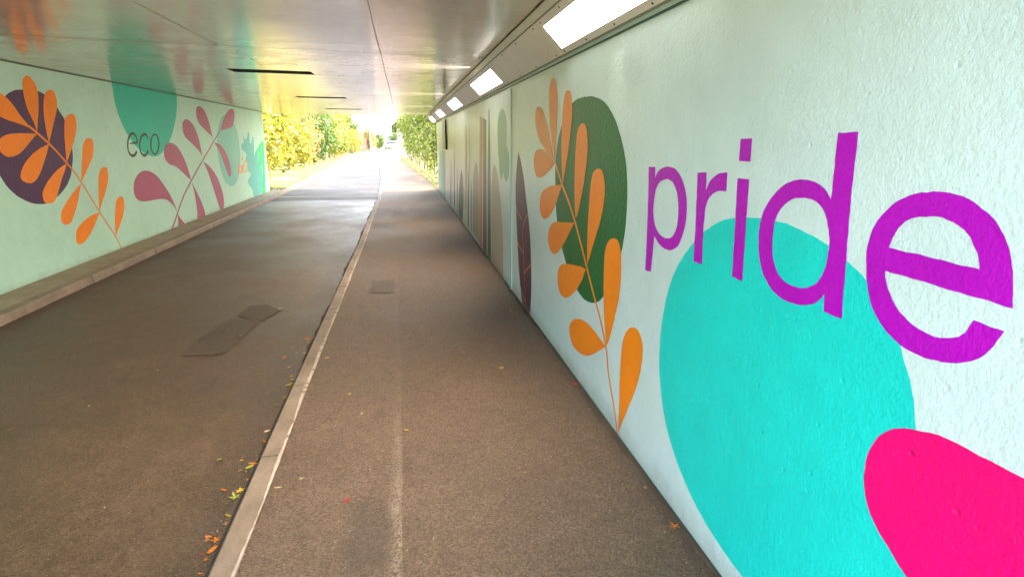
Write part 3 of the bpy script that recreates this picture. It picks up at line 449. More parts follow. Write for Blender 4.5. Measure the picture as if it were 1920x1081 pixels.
'[1.405,1.142],[1.433,1.136],[1.466,1.133],[1.498,1.134],[1.524,1.138],[1.54,1.143],[1.555,1.149],[1.577,1.161],[1.597,1.176],[1.609,1.187],[1.619,1.2]'
',[1.631,1.221],[1.642,1.244],[1.649,1.269],[1.654,1.294],[1.655,1.318],[1.654,1.342],[1.649,1.364],[1.641,1.384],[1.63,1.403],[1.611,1.427],[1.588,1.4'
'49],[1.57,1.462],[1.545,1.476],[1.519,1.485],[1.488,1.491],[1.456,1.492],[1.426,1.488],[1.405,1.482],[1.386,1.474],[1.356,1.448]],[[1.466,1.441],[1.49'
'5,1.438],[1.511,1.433],[1.527,1.425],[1.541,1.416],[1.558,1.4],[1.569,1.386],[1.575,1.375],[1.579,1.363],[1.582,1.343],[1.582,1.307],[1.578,1.277],[1.'
'572,1.256],[1.563,1.237],[1.551,1.22],[1.542,1.211],[1.532,1.203],[1.516,1.194],[1.498,1.188],[1.477,1.185],[1.443,1.185],[1.42,1.189],[1.399,1.196],['
'1.38,1.207],[1.368,1.216],[1.358,1.228],[1.348,1.248],[1.343,1.263],[1.338,1.321],[1.34,1.34],[1.348,1.367],[1.36,1.392],[1.372,1.41],[1.383,1.421],[1'
'.396,1.429],[1.411,1.436],[1.428,1.44],[1.46,1.442]]],"R_e":[[[0.846,1.295],[0.86,1.362],[0.875,1.4],[0.89,1.425],[0.91,1.448],[0.931,1.464],[0.959,1.'
'479],[0.99,1.49],[1.019,1.494],[1.057,1.494],[1.086,1.489],[1.114,1.48],[1.14,1.467],[1.159,1.452],[1.18,1.43],[1.193,1.412],[1.203,1.391],[1.207,1.37'
'5],[1.21,1.351],[1.209,1.319],[1.199,1.273],[1.188,1.242],[1.174,1.215],[1.163,1.2],[1.144,1.182],[1.116,1.161],[1.094,1.15],[1.071,1.142],[1.038,1.13'
'7],[1.006,1.136],[0.962,1.142],[0.931,1.152],[0.902,1.168],[0.886,1.182],[0.866,1.212],[0.852,1.248],[0.914,1.251],[0.926,1.221],[0.939,1.207],[0.957,'
'1.198],[0.977,1.192],[1.002,1.19],[1.034,1.194],[1.062,1.203],[1.085,1.215],[1.102,1.228],[1.131,1.262],[1.143,1.286],[1.147,1.301]],[[1.146,1.356],[0'
'.923,1.353],[0.934,1.383],[0.955,1.411],[0.972,1.424],[0.999,1.436],[1.025,1.442],[1.049,1.442],[1.079,1.437],[1.1,1.43],[1.113,1.422],[1.128,1.406],['
'1.141,1.378],[1.146,1.359]]],"L_purple":[[7.627,2.138],[7.541,2.129],[7.507,2.123],[7.47,2.112],[7.431,2.098],[7.392,2.082],[7.353,2.063],[7.315,2.041'
'],[7.277,2.016],[7.239,1.989],[7.202,1.96],[7.167,1.929],[7.133,1.895],[7.101,1.86],[7.07,1.824],[7.043,1.789],[7.018,1.754],[6.996,1.718],[6.977,1.68'
'2],[6.961,1.647],[6.949,1.612],[6.94,1.576],[6.933,1.541],[6.928,1.506],[6.925,1.47],[6.924,1.434],[6.927,1.399],[6.931,1.365],[6.938,1.333],[6.948,1.'
'302],[6.961,1.27],[6.984,1.221],[7.003,1.186],[7.025,1.152],[7.037,1.136],[7.05,1.12],[7.065,1.104],[7.096,1.074],[7.131,1.045],[7.169,1.017],[7.189,1'
'.004],[7.211,0.992],[7.233,0.98],[7.282,0.956],[7.332,0.935],[7.38,0.918],[7.402,0.91],[7.446,0.899],[7.488,0.89],[7.55,0.882],[7.609,0.876],[7.646,0.'
'875],[7.686,0.877],[7.73,0.883],[7.778,0.892],[7.83,0.904],[7.881,0.919],[7.933,0.936],[7.985,0.956],[8.037,0.979],[8.088,1.004],[8.134,1.03],[8.178,1'
'.058],[8.198,1.072],[8.218,1.087],[8.237,1.103],[8.256,1.119],[8.274,1.137],[8.291,1.156],[8.307,1.177],[8.323,1.199],[8.351,1.245],[8.396,1.326],[8.4'
'12,1.358],[8.424,1.388],[8.429,1.404],[8.433,1.421],[8.44,1.459],[8.444,1.5],[8.445,1.544],[8.443,1.59],[8.437,1.64],[8.427,1.698],[8.415,1.756],[8.40'
'8,1.783],[8.401,1.808],[8.394,1.829],[8.387,1.846],[8.38,1.86],[8.372,1.872],[8.365,1.881],[8.328,1.922],[8.278,1.983],[8.263,1.999],[8.249,2.014],[8.'
'233,2.028],[8.216,2.041],[8.199,2.053],[8.18,2.064],[8.139,2.085],[8.098,2.103],[8.044,2.124],[8.014,2.133],[7.985,2.14],[7.938,2.147],[7.882,2.152],['
'7.823,2.154],[7.783,2.154],[7.744,2.152],[7.646,2.14]],"L_stemO":[[9.253,0.055],[9.231,0.096],[9.205,0.145],[9.178,0.194],[9.147,0.243],[9.11,0.293],['
'9.068,0.344],[9.025,0.395],[8.983,0.445],[8.944,0.492],[8.904,0.538],[8.865,0.585],[8.825,0.634],[8.785,0.686],[8.745,0.739],[8.704,0.794],[8.664,0.84'
'8],[8.622,0.902],[8.579,0.958],[8.537,1.011],[8.5,1.058],[8.469,1.096],[8.443,1.128],[8.417,1.157],[8.389,1.187],[8.356,1.218],[8.32,1.249],[8.283,1.2'
'79],[8.248,1.309],[8.214,1.339],[8.181,1.367],[8.147,1.395],[8.112,1.424],[8.074,1.454],[8.034,1.484],[7.993,1.514],[7.95,1.544],[7.902,1.575],[7.851,'
'1.607],[7.8,1.638],[7.756,1.664],[7.721,1.685],[7.692,1.701],[7.665,1.716],[7.637,1.732],[7.652,1.758],[7.68,1.742],[7.707,1.727],[7.736,1.71],[7.771,'
'1.689],[7.815,1.663],[7.866,1.632],[7.917,1.6],[7.966,1.568],[8.009,1.537],[8.051,1.507],[8.091,1.476],[8.129,1.446],[8.165,1.417],[8.199,1.388],[8.23'
'2,1.359],[8.265,1.33],[8.301,1.3],[8.337,1.269],[8.373,1.238],[8.407,1.206],[8.436,1.175],[8.463,1.145],[8.489,1.112],[8.52,1.074],[8.557,1.027],[8.59'
'9,0.973],[8.642,0.917],[8.684,0.863],[8.724,0.809],[8.764,0.754],[8.805,0.7],[8.844,0.649],[8.884,0.6],[8.923,0.554],[8.962,0.508],[9.001,0.46],[9.043'
',0.41],[9.086,0.359],[9.128,0.307],[9.166,0.256],[9.197,0.205],[9.225,0.156],[9.25,0.106],[9.277,0.057],[9.272,0.055]],"L_leavesO":[[[7.764,1.677],[7.'
'691,1.718],[7.661,1.738],[7.629,1.762],[7.578,1.806],[7.527,1.853],[7.497,1.884],[7.445,1.949],[7.431,1.964],[7.417,1.979],[7.402,1.993],[7.385,2.006]'
',[7.366,2.019],[7.327,2.043],[7.289,2.063],[7.245,2.084],[7.224,2.092],[7.207,2.095],[7.189,2.095],[7.168,2.092],[7.144,2.086],[7.119,2.078],[7.097,2.'
'067],[7.087,2.061],[7.071,2.048],[7.057,2.032],[7.051,2.024],[7.046,2.015],[7.042,2.007],[7.039,1.997],[7.036,1.977],[7.036,1.966],[7.036,1.954],[7.03'
'8,1.943],[7.04,1.932],[7.045,1.921],[7.051,1.911],[7.059,1.902],[7.069,1.893],[7.081,1.884],[7.108,1.867],[7.152,1.845],[7.18,1.833],[7.21,1.823],[7.2'
'8,1.805],[7.325,1.796],[7.453,1.773],[7.593,1.742],[7.635,1.731],[7.671,1.72],[7.7,1.708],[7.751,1.683]],[[7.764,1.677],[7.753,1.747],[7.747,1.776],[7'
'.742,1.79],[7.736,1.804],[7.721,1.833],[7.696,1.876],[7.688,1.89],[7.682,1.904],[7.673,1.932],[7.665,1.96],[7.66,1.988],[7.656,2.017],[7.654,2.05],[7.'
'655,2.103],[7.66,2.15],[7.666,2.187],[7.672,2.208],[7.681,2.228],[7.686,2.236],[7.692,2.245],[7.699,2.253],[7.714,2.268],[7.731,2.28],[7.748,2.289],[7'
'.765,2.296],[7.782,2.3],[7.8,2.302],[7.816,2.3],[7.824,2.298],[7.84,2.291],[7.855,2.282],[7.869,2.27],[7.892,2.249],[7.907,2.231],[7.914,2.222],[7.92,'
'2.212],[7.925,2.201],[7.929,2.191],[7.932,2.18],[7.933,2.169],[7.934,2.158],[7.933,2.134],[7.927,2.093],[7.919,2.061],[7.904,2.007],[7.886,1.953],[7.8'
'64,1.9],[7.771,1.693]],[[7.958,1.558],[7.952,1.644],[7.952,1.726],[7.956,1.798],[7.963,1.87],[7.969,1.905],[7.976,1.94],[7.987,1.975],[8.0,2.011],[8.0'
'16,2.046],[8.033,2.077],[8.049,2.102],[8.065,2.122],[8.082,2.137],[8.1,2.15],[8.12,2.161],[8.143,2.17],[8.167,2.177],[8.191,2.18],[8.212,2.181],[8.233'
',2.179],[8.243,2.177],[8.252,2.174],[8.261,2.17],[8.269,2.165],[8.275,2.158],[8.281,2.149],[8.286,2.138],[8.29,2.126],[8.294,2.112],[8.296,2.098],[8.2'
'98,2.084],[8.298,2.07],[8.297,2.056],[8.295,2.043],[8.292,2.031],[8.288,2.018],[8.276,1.992],[8.253,1.95],[8.233,1.92],[8.073,1.71],[7.969,1.573]],[[8'
'.256,1.32],[8.303,1.58],[8.31,1.617],[8.33,1.695],[8.343,1.734],[8.356,1.77],[8.37,1.8],[8.385,1.825],[8.401,1.847],[8.419,1.865],[8.429,1.873],[8.44,'
'1.881],[8.451,1.887],[8.475,1.898],[8.5,1.907],[8.535,1.916],[8.558,1.92],[8.579,1.921],[8.589,1.921],[8.599,1.919],[8.608,1.917],[8.625,1.908],[8.633'
',1.903],[8.641,1.897],[8.648,1.889],[8.653,1.88],[8.657,1.871],[8.66,1.859],[8.66,1.846],[8.659,1.832],[8.657,1.816],[8.653,1.799],[8.648,1.781],[8.64'
'2,1.763],[8.635,1.744],[8.626,1.726],[8.615,1.707],[8.603,1.688],[8.573,1.648],[8.524,1.589],[8.491,1.552],[8.437,1.497],[8.27,1.333]],[[8.51,1.066],['
'8.557,1.191],[8.663,1.428],[8.686,1.48],[8.694,1.496],[8.702,1.511],[8.711,1.524],[8.721,1.537],[8.732,1.548],[8.742,1.559],[8.754,1.569],[8.777,1.586'
'],[8.8,1.599],[8.812,1.605],[8.824,1.609],[8.85,1.616],[8.875,1.619],[8.899,1.62],[8.923,1.619],[8.947,1.615],[8.958,1.612],[8.968,1.608],[8.977,1.603'
'],[8.983,1.597],[8.988,1.589],[8.992,1.581],[8.994,1.571],[8.995,1.561],[8.995,1.549],[8.993,1.537],[8.99,1.524],[8.986,1.51],[8.98,1.495],[8.963,1.46'
'],[8.942,1.423],[8.929,1.405],[8.917,1.387],[8.903,1.371],[8.889,1.355],[8.874,1.341],[8.841,1.313],[8.632,1.152],[8.523,1.074]],[[8.836,0.646],[8.871'
',0.791],[8.906,0.917],[8.946,1.033],[8.96,1.069],[8.968,1.086],[8.976,1.102],[8.985,1.117],[8.995,1.132],[9.006,1.145],[9.017,1.158],[9.029,1.171],[9.'
'041,1.182],[9.054,1.192],[9.066,1.201],[9.077,1.209],[9.089,1.215],[9.101,1.22],[9.113,1.224],[9.124,1.227],[9.148,1.229],[9.181,1.229],[9.203,1.226],'
'[9.214,1.224],[9.225,1.221],[9.234,1.216],[9.241,1.21],[9.246,1.201],[9.25,1.19],[9.253,1.178],[9.254,1.163],[9.253,1.147],[9.252,1.13],[9.249,1.112],'
'[9.244,1.095],[9.238,1.078],[9.231,1.061],[9.221,1.043],[9.21,1.025],[9.184,0.988],[9.155,0.953],[9.126,0.919],[9.093,0.886],[8.899,0.712],[8.844,0.65'
'4]],[[9.163,0.253],[9.191,0.381],[9.203,0.423],[9.218,0.467],[9.244,0.534],[9.294,0.646],[9.31,0.677],[9.318,0.691],[9.327,0.704],[9.336,0.716],[9.347'
',0.727],[9.358,0.737],[9.37,0.746],[9.382,0.754],[9.406,0.768],[9.431,0.779],[9.443,0.783],[9.456,0.786],[9.482,0.789],[9.507,0.79],[9.53,0.787],[9.54'
'9,0.783],[9.558,0.779],[9.566,0.775],[9.574,0.77],[9.58,0.764],[9.585,0.756],[9.589,0.748],[9.592,0.738],[9.594,0.726],[9.594,0.713],[9.593,0.699],[9.'
'592,0.684],[9.588,0.669],[9.584,0.653],[9.578,0.638],[9.57,0.622],[9.561,0.605],[9.55,0.588],[9.525,0.553],[9.497,0.519],[9.483,0.503],[9.468,0.488],['
'9.434,0.459],[9.228,0.301],[9.169,0.258]],[[7.761,1.667],[7.568,1.67],[7.41,1.669],[7.346,1.666],[7.291,1.662],[7.243,1.656],[7.202,1.647],[7.165,1.63'
'8],[7.134,1.626],[7.121,1.62],[7.109,1.614],[7.099,1.607],[7.09,1.599],[7.082,1.592],[7.075,1.584],[7.069,1.576],[7.064,1.567],[7.06,1.558],[7.057,1.5'
'48],[7.055,1.537],[7.053,1.526],[7.053,1.515],[7.054,1.505],[7.056,1.495],[7.059,1.486],[7.064,1.478],[7.071,1.47],[7.079,1.463],[7.088,1.456],[7.107,'
'1.443],[7.127,1.434],[7.145,1.427],[7.165,1.423],[7.186,1.422],[7.224,1.423],[7.254,1.426],[7.286,1.431],[7.32,1.438],[7.355,1.449],[7.391,1.463],[7.4'
'47,1.489],[7.501,1.517],[7.626,1.593],[7.744,1.657]],[[7.956,1.552],[7.837,1.524],[7.788,1.511],[7.737,1.494],[7.654,1.464],[7.6,1.442],[7.55,1.419],['
'7.504,1.394],[7.46,1.368],[7.421,1.342],[7.388,1.317],[7.373,1.305],[7.36,1.293],[7.338,1.269],[7.321,1.246],[7.315,1.235],[7.31,1.225],[7.306,1.216],'
'[7.304,1.208],[7.304,1.2],[7.305,1.193],[7.307,1.186],[7.31,1.179],[7.315,1.173],[7.321,1.167],[7.329,1.161],[7.339,1.155],[7.35,1.149],[7.377,1.139],'
'[7.391,1.135],[7.405,1.131],[7.419,1.129],[7.447,1.127],[7.477,1.128],[7.492,1.13],[7.507,1.133],[7.523,1.137],[7.538,1.143],[7.554,1.149],[7.57,1.157'
'],[7.602,1.176],[7.635,1.199],[7.668,1.225],[7.685,1.24],[7.72,1.274],[7.849,1.414],[7.898,1.473],[7.948,1.541]],[[8.254,1.313],[8.134,1.282],[8.085,1'
'.266],[8.032,1.246],[7.975,1.222],[7.917,1.195],[7.862,1.167],[7.813,1.14],[7.767,1.111],[7.724,1.081],[7.688,1.054],[7.674,1.042],[7.663,1.03],[7.654'
',1.02],[7.647,1.01],[7.641,1.0],[7.637,0.991],[7.632,0.973],[7.629,0.954],[7.628,0.945],[7.629,0.935],[7.63,0.926],[7.632,0.917],[7.636,0.908],[7.641,'
'0.901],[7.648,0.894],[7.657,0.888],[7.669,0.883],[7.682,0.879],[7.697,0.875],[7.712,0.872],[7.728,0.87],[7.743,0.868],[7.757,0.868],[7.785,0.87],[7.79'
'9,0.872],[7.812,0.875],[7.826,0.879],[7.84,0.885],[7.854,0.891],[7.867,0.899],[7.88,0.909],[7.893,0.92],[7.919,0.946],[8.083,1.132],[8.113,1.163],[8.1'
'94,1.24],[8.213,1.26],[8.248,1.306]],[[8.505,1.05],[8.388,1.006],[8.346,0.987],[8.272,0.951],[8.194,0.91],[8.096,0.854],[8.024,0.81],[7.983,0.783],[7.'
'967,0.77],[7.954,0.759],[7.943,0.748],[7.934,0.738],[7.927,0.728],[7.921,0.719],[7.912,0.7],[7.906,0.681],[7.904,0.671],[7.903,0.661],[7.903,0.652],[7'
'.904,0.642],[7.906,0.634],[7.91,0.625],[7.914,0.618],[7.92,0.611],[7.928,0.605],[7.936,0.599],[7.946,0.594],[7.957,0.59],[7.968,0.586],[7.98,0.583],[8'
'.004,0.58],[8.031,0.578],[8.045,0.579],[8.06,0.581],[8.075,0.584],[8.09,0.588],[8.105,0.594],[8.119,0.602],[8.134,0.613],[8.149,0.625],[8.178,0.652],['
'8.267,0.74],[8.31,0.786],[8.337,0.819],[8.363,0.853],[8.433,0.958],[8.496,1.039]],[[8.832,0.634],[8.68,0.626],[8.649,0.624],[8.619,0.62],[8.589,0.616]'
',[8.525,0.604],[8.459,0.588],[8.397,0.571],[8.343,0.555],[8.298,0.538],[8.259,0.521],[8.242,0.512],[8.226,0.503],[8.211,0.494],[8.198,0.484],[8.187,0.'
'473],[8.177,0.461],[8.169,0.449],[8.162,0.436],[8.151,0.411],[8.144,0.389],[8.142,0.38],[8.141,0.37],[8.141,0.361],[8.142,0.352],[8.143,0.344],[8.146,'
'0.337],[8.15,0.33],[8.155,0.323],[8.161,0.318],[8.168,0.312],[8.175,0.307],[8.184,0.303],[8.194,0.299],[8.205,0.296],[8.217,0.295],[8.23,0.294],[8.244'
',0.295],[8.26,0.297],[8.296,0.304],[8.335,0.315],[8.374,0.328],[8.413,0.344],[8.455,0.364],[8.497,0.385],[8.538,0.409],[8.578,0.434],[8.638,0.475],[8.'
'713,0.532],[8.815,0.619]]],"L_teal":[[9.814,2.418],[9.813,2.393],[9.816,2.372],[9.821,2.351],[9.824,2.331],[9.824,2.311],[9.814,2.245],[9.812,2.216],['
'9.812,2.201],[9.814,2.166],[9.82,2.128],[9.829,2.088],[9.84,2.047],[9.855,2.005],[9.872,1.961],[9.892,1.916],[9.915,1.872],[9.941,1.829],[9.967,1.789]'
',[9.982,1.769],[9.997,1.749],[10.015,1.729],[10.034,1.708],[10.056,1.687],[10.107,1.64],[10.137,1.615],[10.168,1.59],[10.201,1.565],[10.234,1.541],[10'
'.268,1.519],[10.302,1.498],[10.336,1.48],[10.371,1.462],[10.407,1.446],[10.443,1.431],[10.48,1.417],[10.518,1.403],[10.557,1.391],[10.596,1.38],[10.63'
'6,1.369],[10.678,1.359],[10.721,1.35],[10.765,1.341],[10.809,1.334],[10.852,1.329],[10.895,1.325],[10.937,1.323],[10.977,1.324],[11.016,1.326],[11.054'
',1.33],[11.092,1.336],[11.129,1.344],[11.167,1.352],[11.245,1.373],[11.286,1.385],[11.328,1.398],[11.371,1.413],[11.414,1.429],[11.457,1.446],[11.499,'
'1.465],[11.541,1.484],[11.581,1.504],[11.62,1.526],[11.658,1.549],[11.696,1.573],[11.732,1.598],[11.768,1.624],[11.838,1.677],[11.905,1.73],[11.97,1.7'
'85],[12.001,1.814],[12.031,1.842],[12.06,1.871],[12.088,1.9],[12.116,1.93],[12.142,1.961],[12.167,1.992],[12.191,2.024],[12.215,2.056],[12.237,2.088],'
'[12.257,2.12],[12.276,2.151],[12.293,2.181],[12.308,2.211],[12.32,2.239],[12.33,2.267],[12.339,2.295],[12.371,2.41],[12.373,2.418]],"L_eco":[[[10.041,'
'1.538],[10.079,1.544],[10.116,1.551],[10.154,1.557],[10.193,1.562],[10.235,1.566],[10.279,1.569],[10.316,1.573],[10.338,1.579],[10.344,1.585],[10.346,'
'1.595],[10.345,1.609],[10.341,1.622],[10.334,1.633],[10.321,1.645],[10.305,1.656],[10.288,1.664],[10.266,1.668],[10.24,1.67],[10.213,1.668],[10.188,1.'
'663],[10.164,1.653],[10.14,1.639],[10.116,1.622],[10.095,1.604],[10.076,1.584],[10.059,1.562],[10.045,1.539],[10.035,1.517],[10.028,1.495],[10.024,1.4'
'73],[10.023,1.453],[10.026,1.437],[10.033,1.424],[10.044,1.412],[10.058,1.401],[10.075,1.392],[10.095,1.386],[10.119,1.382],[10.145,1.382],[10.17,1.38'
'5],[10.196,1.393],[10.225,1.408],[10.256,1.425],[10.287,1.441],[10.308,1.4],[10.277,1.384],[10.246,1.367],[10.213,1.351],[10.18,1.34],[10.147,1.336],['
'10.115,1.336],[10.085,1.341],[10.058,1.35],[10.033,1.362],[10.012,1.378],[9.995,1.399],[9.983,1.423],[9.978,1.45],[9.978,1.478],[9.983,1.506],[9.992,1'
'.534],[10.005,1.561],[10.021,1.588],[10.041,1.614],[10.063,1.637],[10.088,1.659],[10.115,1.678],[10.145,1.695],[10.175,1.707],[10.207,1.713],[10.24,1.'
'716],[10.272,1.714],[10.301,1.708],[10.327,1.697],[10.351,1.681],[10.369,1.662],[10.383,1.641],[10.39,1.617],[10.392,1.59],[10.383,1.561],[10.359,1.53'
'8],[10.324,1.527],[10.282,1.523],[10.238,1.52],[10.198,1.517],[10.161,1.511],[10.124,1.505],[10.086,1.499],[10.048,1.493]],[[10.776,1.599],[10.764,1.6'
'18],[10.753,1.636],[10.744,1.649],[10.734,1.657],[10.719,1.662],[10.699,1.664],[10.677,1.664],[10.652,1.66],[10.624,1.653],[10.592,1.643],[10.562,1.63'
'],[10.536,1.613],[10.511,1.592],[10.488,1.566],[10.468,1.538],[10.454,1.513],[10.447,1.49],[10.444,1.468],[10.446,1.448],[10.451,1.431],[10.46,1.417],'
'[10.474,1.402],[10.491,1.39],[10.51,1.382],[10.53,1.377],[10.554,1.376],[10.579,1.378],[10.604,1.384],[10.63,1.394],[10.658,1.41],[10.689,1.429],[10.7'
'19,1.447],[10.742,1.407],[10.712,1.389],[10.682,1.37],[10.65,1.353],[10.618,1.34],[10.586,1.332],[10.554,1.33],[10.524,1.332],[10.495,1.338],[10.469,1'
'.35],[10.444,1.367],[10.423,1.388],[10.408,1.413],[10.4,1.44],[10.398,1.47],[10.402,1.501],[10.412,1.531],[10.429,1.562],[10.452,1.594],[10.479,1.624]'
',[10.508,1.65],[10.541,1.67],[10.576,1.686],[10.611,1.697],[10.643,1.705],[10.673,1.71],[10.702,1.71],[10.729,1.707],[10.755,1.698],[10.777,1.681],[10'
'.792,1.661],[10.803,1.642],[10.814,1.625]]],"L_eco_o":[[[11.231,1.524],[11.22,1.501],[11.206,1.478],[11.189,1.456],[11.17,1.436],[11.148,1.417],[11.12'
'4,1.4],[11.098,1.384],[11.072,1.372],[11.045,1.363],[11.017,1.356],[10.99,1.352],[10.964,1.351],[10.94,1.353],[10.916,1.358],[10.895,1.366],[10.885,1.'
'371],[10.876,1.376],[10.868,1.382],[10.861,1.389],[10.854,1.397],[10.847,1.405],[10.842,1.413],[10.837,1.422],[10.833,1.432],[10.83,1.441],[10.828,1.4'
'51],[10.827,1.461],[10.827,1.483],[10.831,1.505],[10.837,1.527],[10.847,1.549],[10.861,1.572],[10.877,1.593],[10.895,1.613],[10.916,1.632],[10.939,1.6'
'49],[10.964,1.664],[10.99,1.677],[11.016,1.687],[11.043,1.695],[11.071,1.699],[11.097,1.701],[11.122,1.7],[11.146,1.695],[11.168,1.688],[11.179,1.684]'
',[11.188,1.678],[11.197,1.673],[11.205,1.666],[11.212,1.658],[11.219,1.65],[11.225,1.642],[11.23,1.633],[11.234,1.623],[11.238,1.614],[11.24,1.604],[1'
'1.241,1.593],[11.242,1.582],[11.241,1.57],[11.24,1.559],[11.238,1.547],[11.235,1.536]],[[11.165,1.525],[11.156,1.506],[11.145,1.486],[11.133,1.467],[1'
'1.118,1.45],[11.103,1.435],[11.085,1.42],[11.067,1.407],[11.048,1.397],[11.03,1.389],[11.011,1.383],[10.992,1.379],[10.974,1.378],[10.958,1.38],[10.94'
'2,1.384],[10.928,1.391],[10.916,1.399],[10.906,1.41],[10.898,1.423],[10.892,1.438],[10.889,1.454],[10.888,1.471],[10.889,1.489],[10.893,1.508],[10.899'
',1.527],[10.907,1.545],[10.918,1.564],[10.93,1.583],[10.944,1.6],[10.959,1.615],[10.976,1.63],[10.994,1.643],[11.012,1.654],[11.031,1.662],[11.05,1.66'
'8],[11.069,1.672],[11.086,1.674],[11.103,1.672],[11.119,1.669],[11.134,1.663],[11.146,1.654],[11.157,1.644],[11.165,1.63],[11.171,1.616],[11.175,1.6],'
'[11.176,1.582],[11.175,1.563],[11.171,1.544],[11.168,1.534]]],"L_stemM":[[11.181,0.055],[11.225,0.08],[11.274,0.106],[11.323,0.134],[11.371,0.163],[11'
'.42,0.195],[11.47,0.23],[11.52,0.266],[11.57,0.301],[11.617,0.334],[11.663,0.365],[11.711,0.398],[11.764,0.433],[11.826,0.474],[11.894,0.518],[11.964,'
'0.561],[12.031,0.6],[12.093,0.633],[12.152,0.661],[12.211,0.687],[12.271,0.715],[12.331,0.744],[12.39,0.772],[12.454,0.803],[12.528,0.838],[12.615,0.8'
'77],[12.712,0.92],[12.815,0.966],[12.921,1.012],[13.03,1.06],[13.145,1.11],[13.261,1.16],[13.375,1.209],[13.486,1.256],[13.596,1.301],[13.705,1.345],['
'13.812,1.39],[13.917,1.436],[14.021,1.483],[14.122,1.528],[14.216,1.569],[14.3,1.603],[14.377,1.632],[14.451,1.659],[14.527,1.689],[14.609,1.723],[14.'
'692,1.759],[14.776,1.795],[14.859,1.832],[14.873,1.8],[14.789,1.764],[14.705,1.727],[14.622,1.691],[14.541,1.657],[14.463,1.626],[14.389,1.599],[14.31'
'3,1.57],[14.229,1.536],[14.136,1.496],[14.036,1.45],[13.932,1.403],[13.826,1.357],[13.719,1.312],[13.61,1.267],[13.5,1.221],[13.389,1.175],[13.276,1.1'
'26],[13.16,1.076],[13.046,1.025],[12.936,0.977],[12.831,0.931],[12.728,0.885],[12.631,0.842],[12.544,0.802],[12.471,0.768],[12.407,0.737],[12.348,0.70'
'8],[12.288,0.679],[12.228,0.651],[12.169,0.624],[12.111,0.596],[12.051,0.565],[11.985,0.526],[11.917,0.483],[11.849,0.439],[11.787,0.399],[11.734,0.36'
'3],[11.686,0.331],[11.641,0.299],[11.594,0.266],[11.545,0.231],[11.495,0.195],[11.445,0.16],[11.395,0.126],[11.345,0.096],[11.295,0.068],[11.272,0.055'
']],"L_leavesM":[[[11.577,0.32],[11.538,0.4],[11.518,0.436],[11.471,0.506],[11.431,0.561],[11.388,0.617],[11.365,0.643],[11.343,0.668],[11.32,0.692],[1'
'1.297,0.715],[11.248,0.758],[11.173,0.821],[11.067,0.904],[11.013,0.945],[10.985,0.964],[10.957,0.982],[10.929,0.998],[10.901,1.012],[10.873,1.025],[1'
'0.844,1.038],[10.815,1.049],[10.786,1.059],[10.757,1.069],[10.728,1.077],[10.699,1.085],[10.669,1.091],[10.639,1.097],[10.609,1.103],[10.579,1.107],[1'
'0.548,1.11],[10.518,1.112],[10.488,1.113],[10.459,1.114],[10.43,1.113],[10.4,1.111],[10.37,1.108],[10.341,1.104],[10.312,1.099],[10.284,1.093],[10.257'
',1.086],[10.231,1.079],[10.206,1.071],[10.182,1.061],[10.159,1.051],[10.136,1.039],[10.115,1.027],[10.095,1.015],[10.077,1.002],[10.06,0.99],[10.045,0'
'.977],[10.031,0.964],[10.019,0.95],[10.008,0.935],[9.999,0.921],[9.991,0.906],[9.984,0.892],[9.978,0.877],[9.973,0.863],[9.969,0.848],[9.966,0.832],[9'
'.964,0.816],[9.964,0.801],[9.966,0.786],[9.969,0.772],[9.975,0.759],[9.982,0.747],[9.991,0.735],[10.002,0.723],[10.015,0.712],[10.03,0.702],[10.045,0.'
'692],[10.063,0.683],[10.081,0.675],[10.101,0.668],[10.122,0.661],[10.145,0.655],[10.169,0.65],[10.221,0.642],[10.28,0.635],[10.312,0.632],[10.381,0.62'
'9],[10.536,0.627],[10.811,0.619],[10.904,0.614],[10.947,0.611],[11.022,0.602],[11.091,0.592],[11.123,0.586],[11.153,0.579],[11.184,0.571],[11.213,0.56'
'3],[11.242,0.553],[11.269,0.543],[11.296,0.532],[11.321,0.521],[11.346,0.508],[11.369,0.495],[11.393,0.481],[11.416,0.466],[11.438,0.45],[11.459,0.433'
'],[11.479,0.415],[11.557,0.339]],[[12.525,0.828],[12.497,0.909],[12.482,0.946],[12.435,1.048],[12.405,1.108],[12.388,1.137],[12.37,1.166],[12.351,1.19'
'4],[12.33,1.22],[12.308,1.247],[12.284,1.273],[12.26,1.299],[12.234,1.324],[12.209,1.347],[12.183,1.37],[12.158,1.39],[12.132,1.41],[12.107,1.428],[12'
'.082,1.444],[12.056,1.46],[12.03,1.474],[12.003,1.488],[11.974,1.499],[11.945,1.51],[11.914,1.519],[11.881,1.527],[11.847,1.534],[11.812,1.539],[11.77'
'8,1.543],[11.744,1.546],[11.712,1.548],[11.682,1.548],[11.654,1.547],[11.627,1.544],[11.6,1.539],[11.575,1.534],[11.551,1.527],[11.528,1.519],[11.507,'
'1.511],[11.487,1.503],[11.469,1.493],[11.452,1.483],[11.436,1.471],[11.421,1.459],[11.408,1.446],[11.397,1.433],[11.388,1.419],[11.38,1.405],[11.374,1'
'.39],[11.369,1.373],[11.366,1.356],[11.364,1.338],[11.365,1.321],[11.367,1.303],[11.373,1.287],[11.381,1.272],[11.392,1.258],[11.406,1.245],[11.423,1.'
'232],[11.442,1.22],[11.464,1.208],[11.487,1.197],[11.512,1.187],[11.539,1.177],[11.568,1.169],[11.6,1.161],[11.749,1.137],[11.787,1.129],[11.825,1.119'
'],[11.863,1.107],[11.903,1.094],[11.984,1.062],[12.137,0.998],[12.203,0.968],[12.345,0.899],[12.393,0.878],[12.506,0.835]],[[13.365,1.25],[13.347,1.40'
'7],[13.342,1.438],[13.336,1.469],[13.328,1.499],[13.319,1.529],[13.308,1.559],[13.297,1.59],[13.284,1.62],[13.271,1.649],[13.256,1.677],[13.241,1.704]'
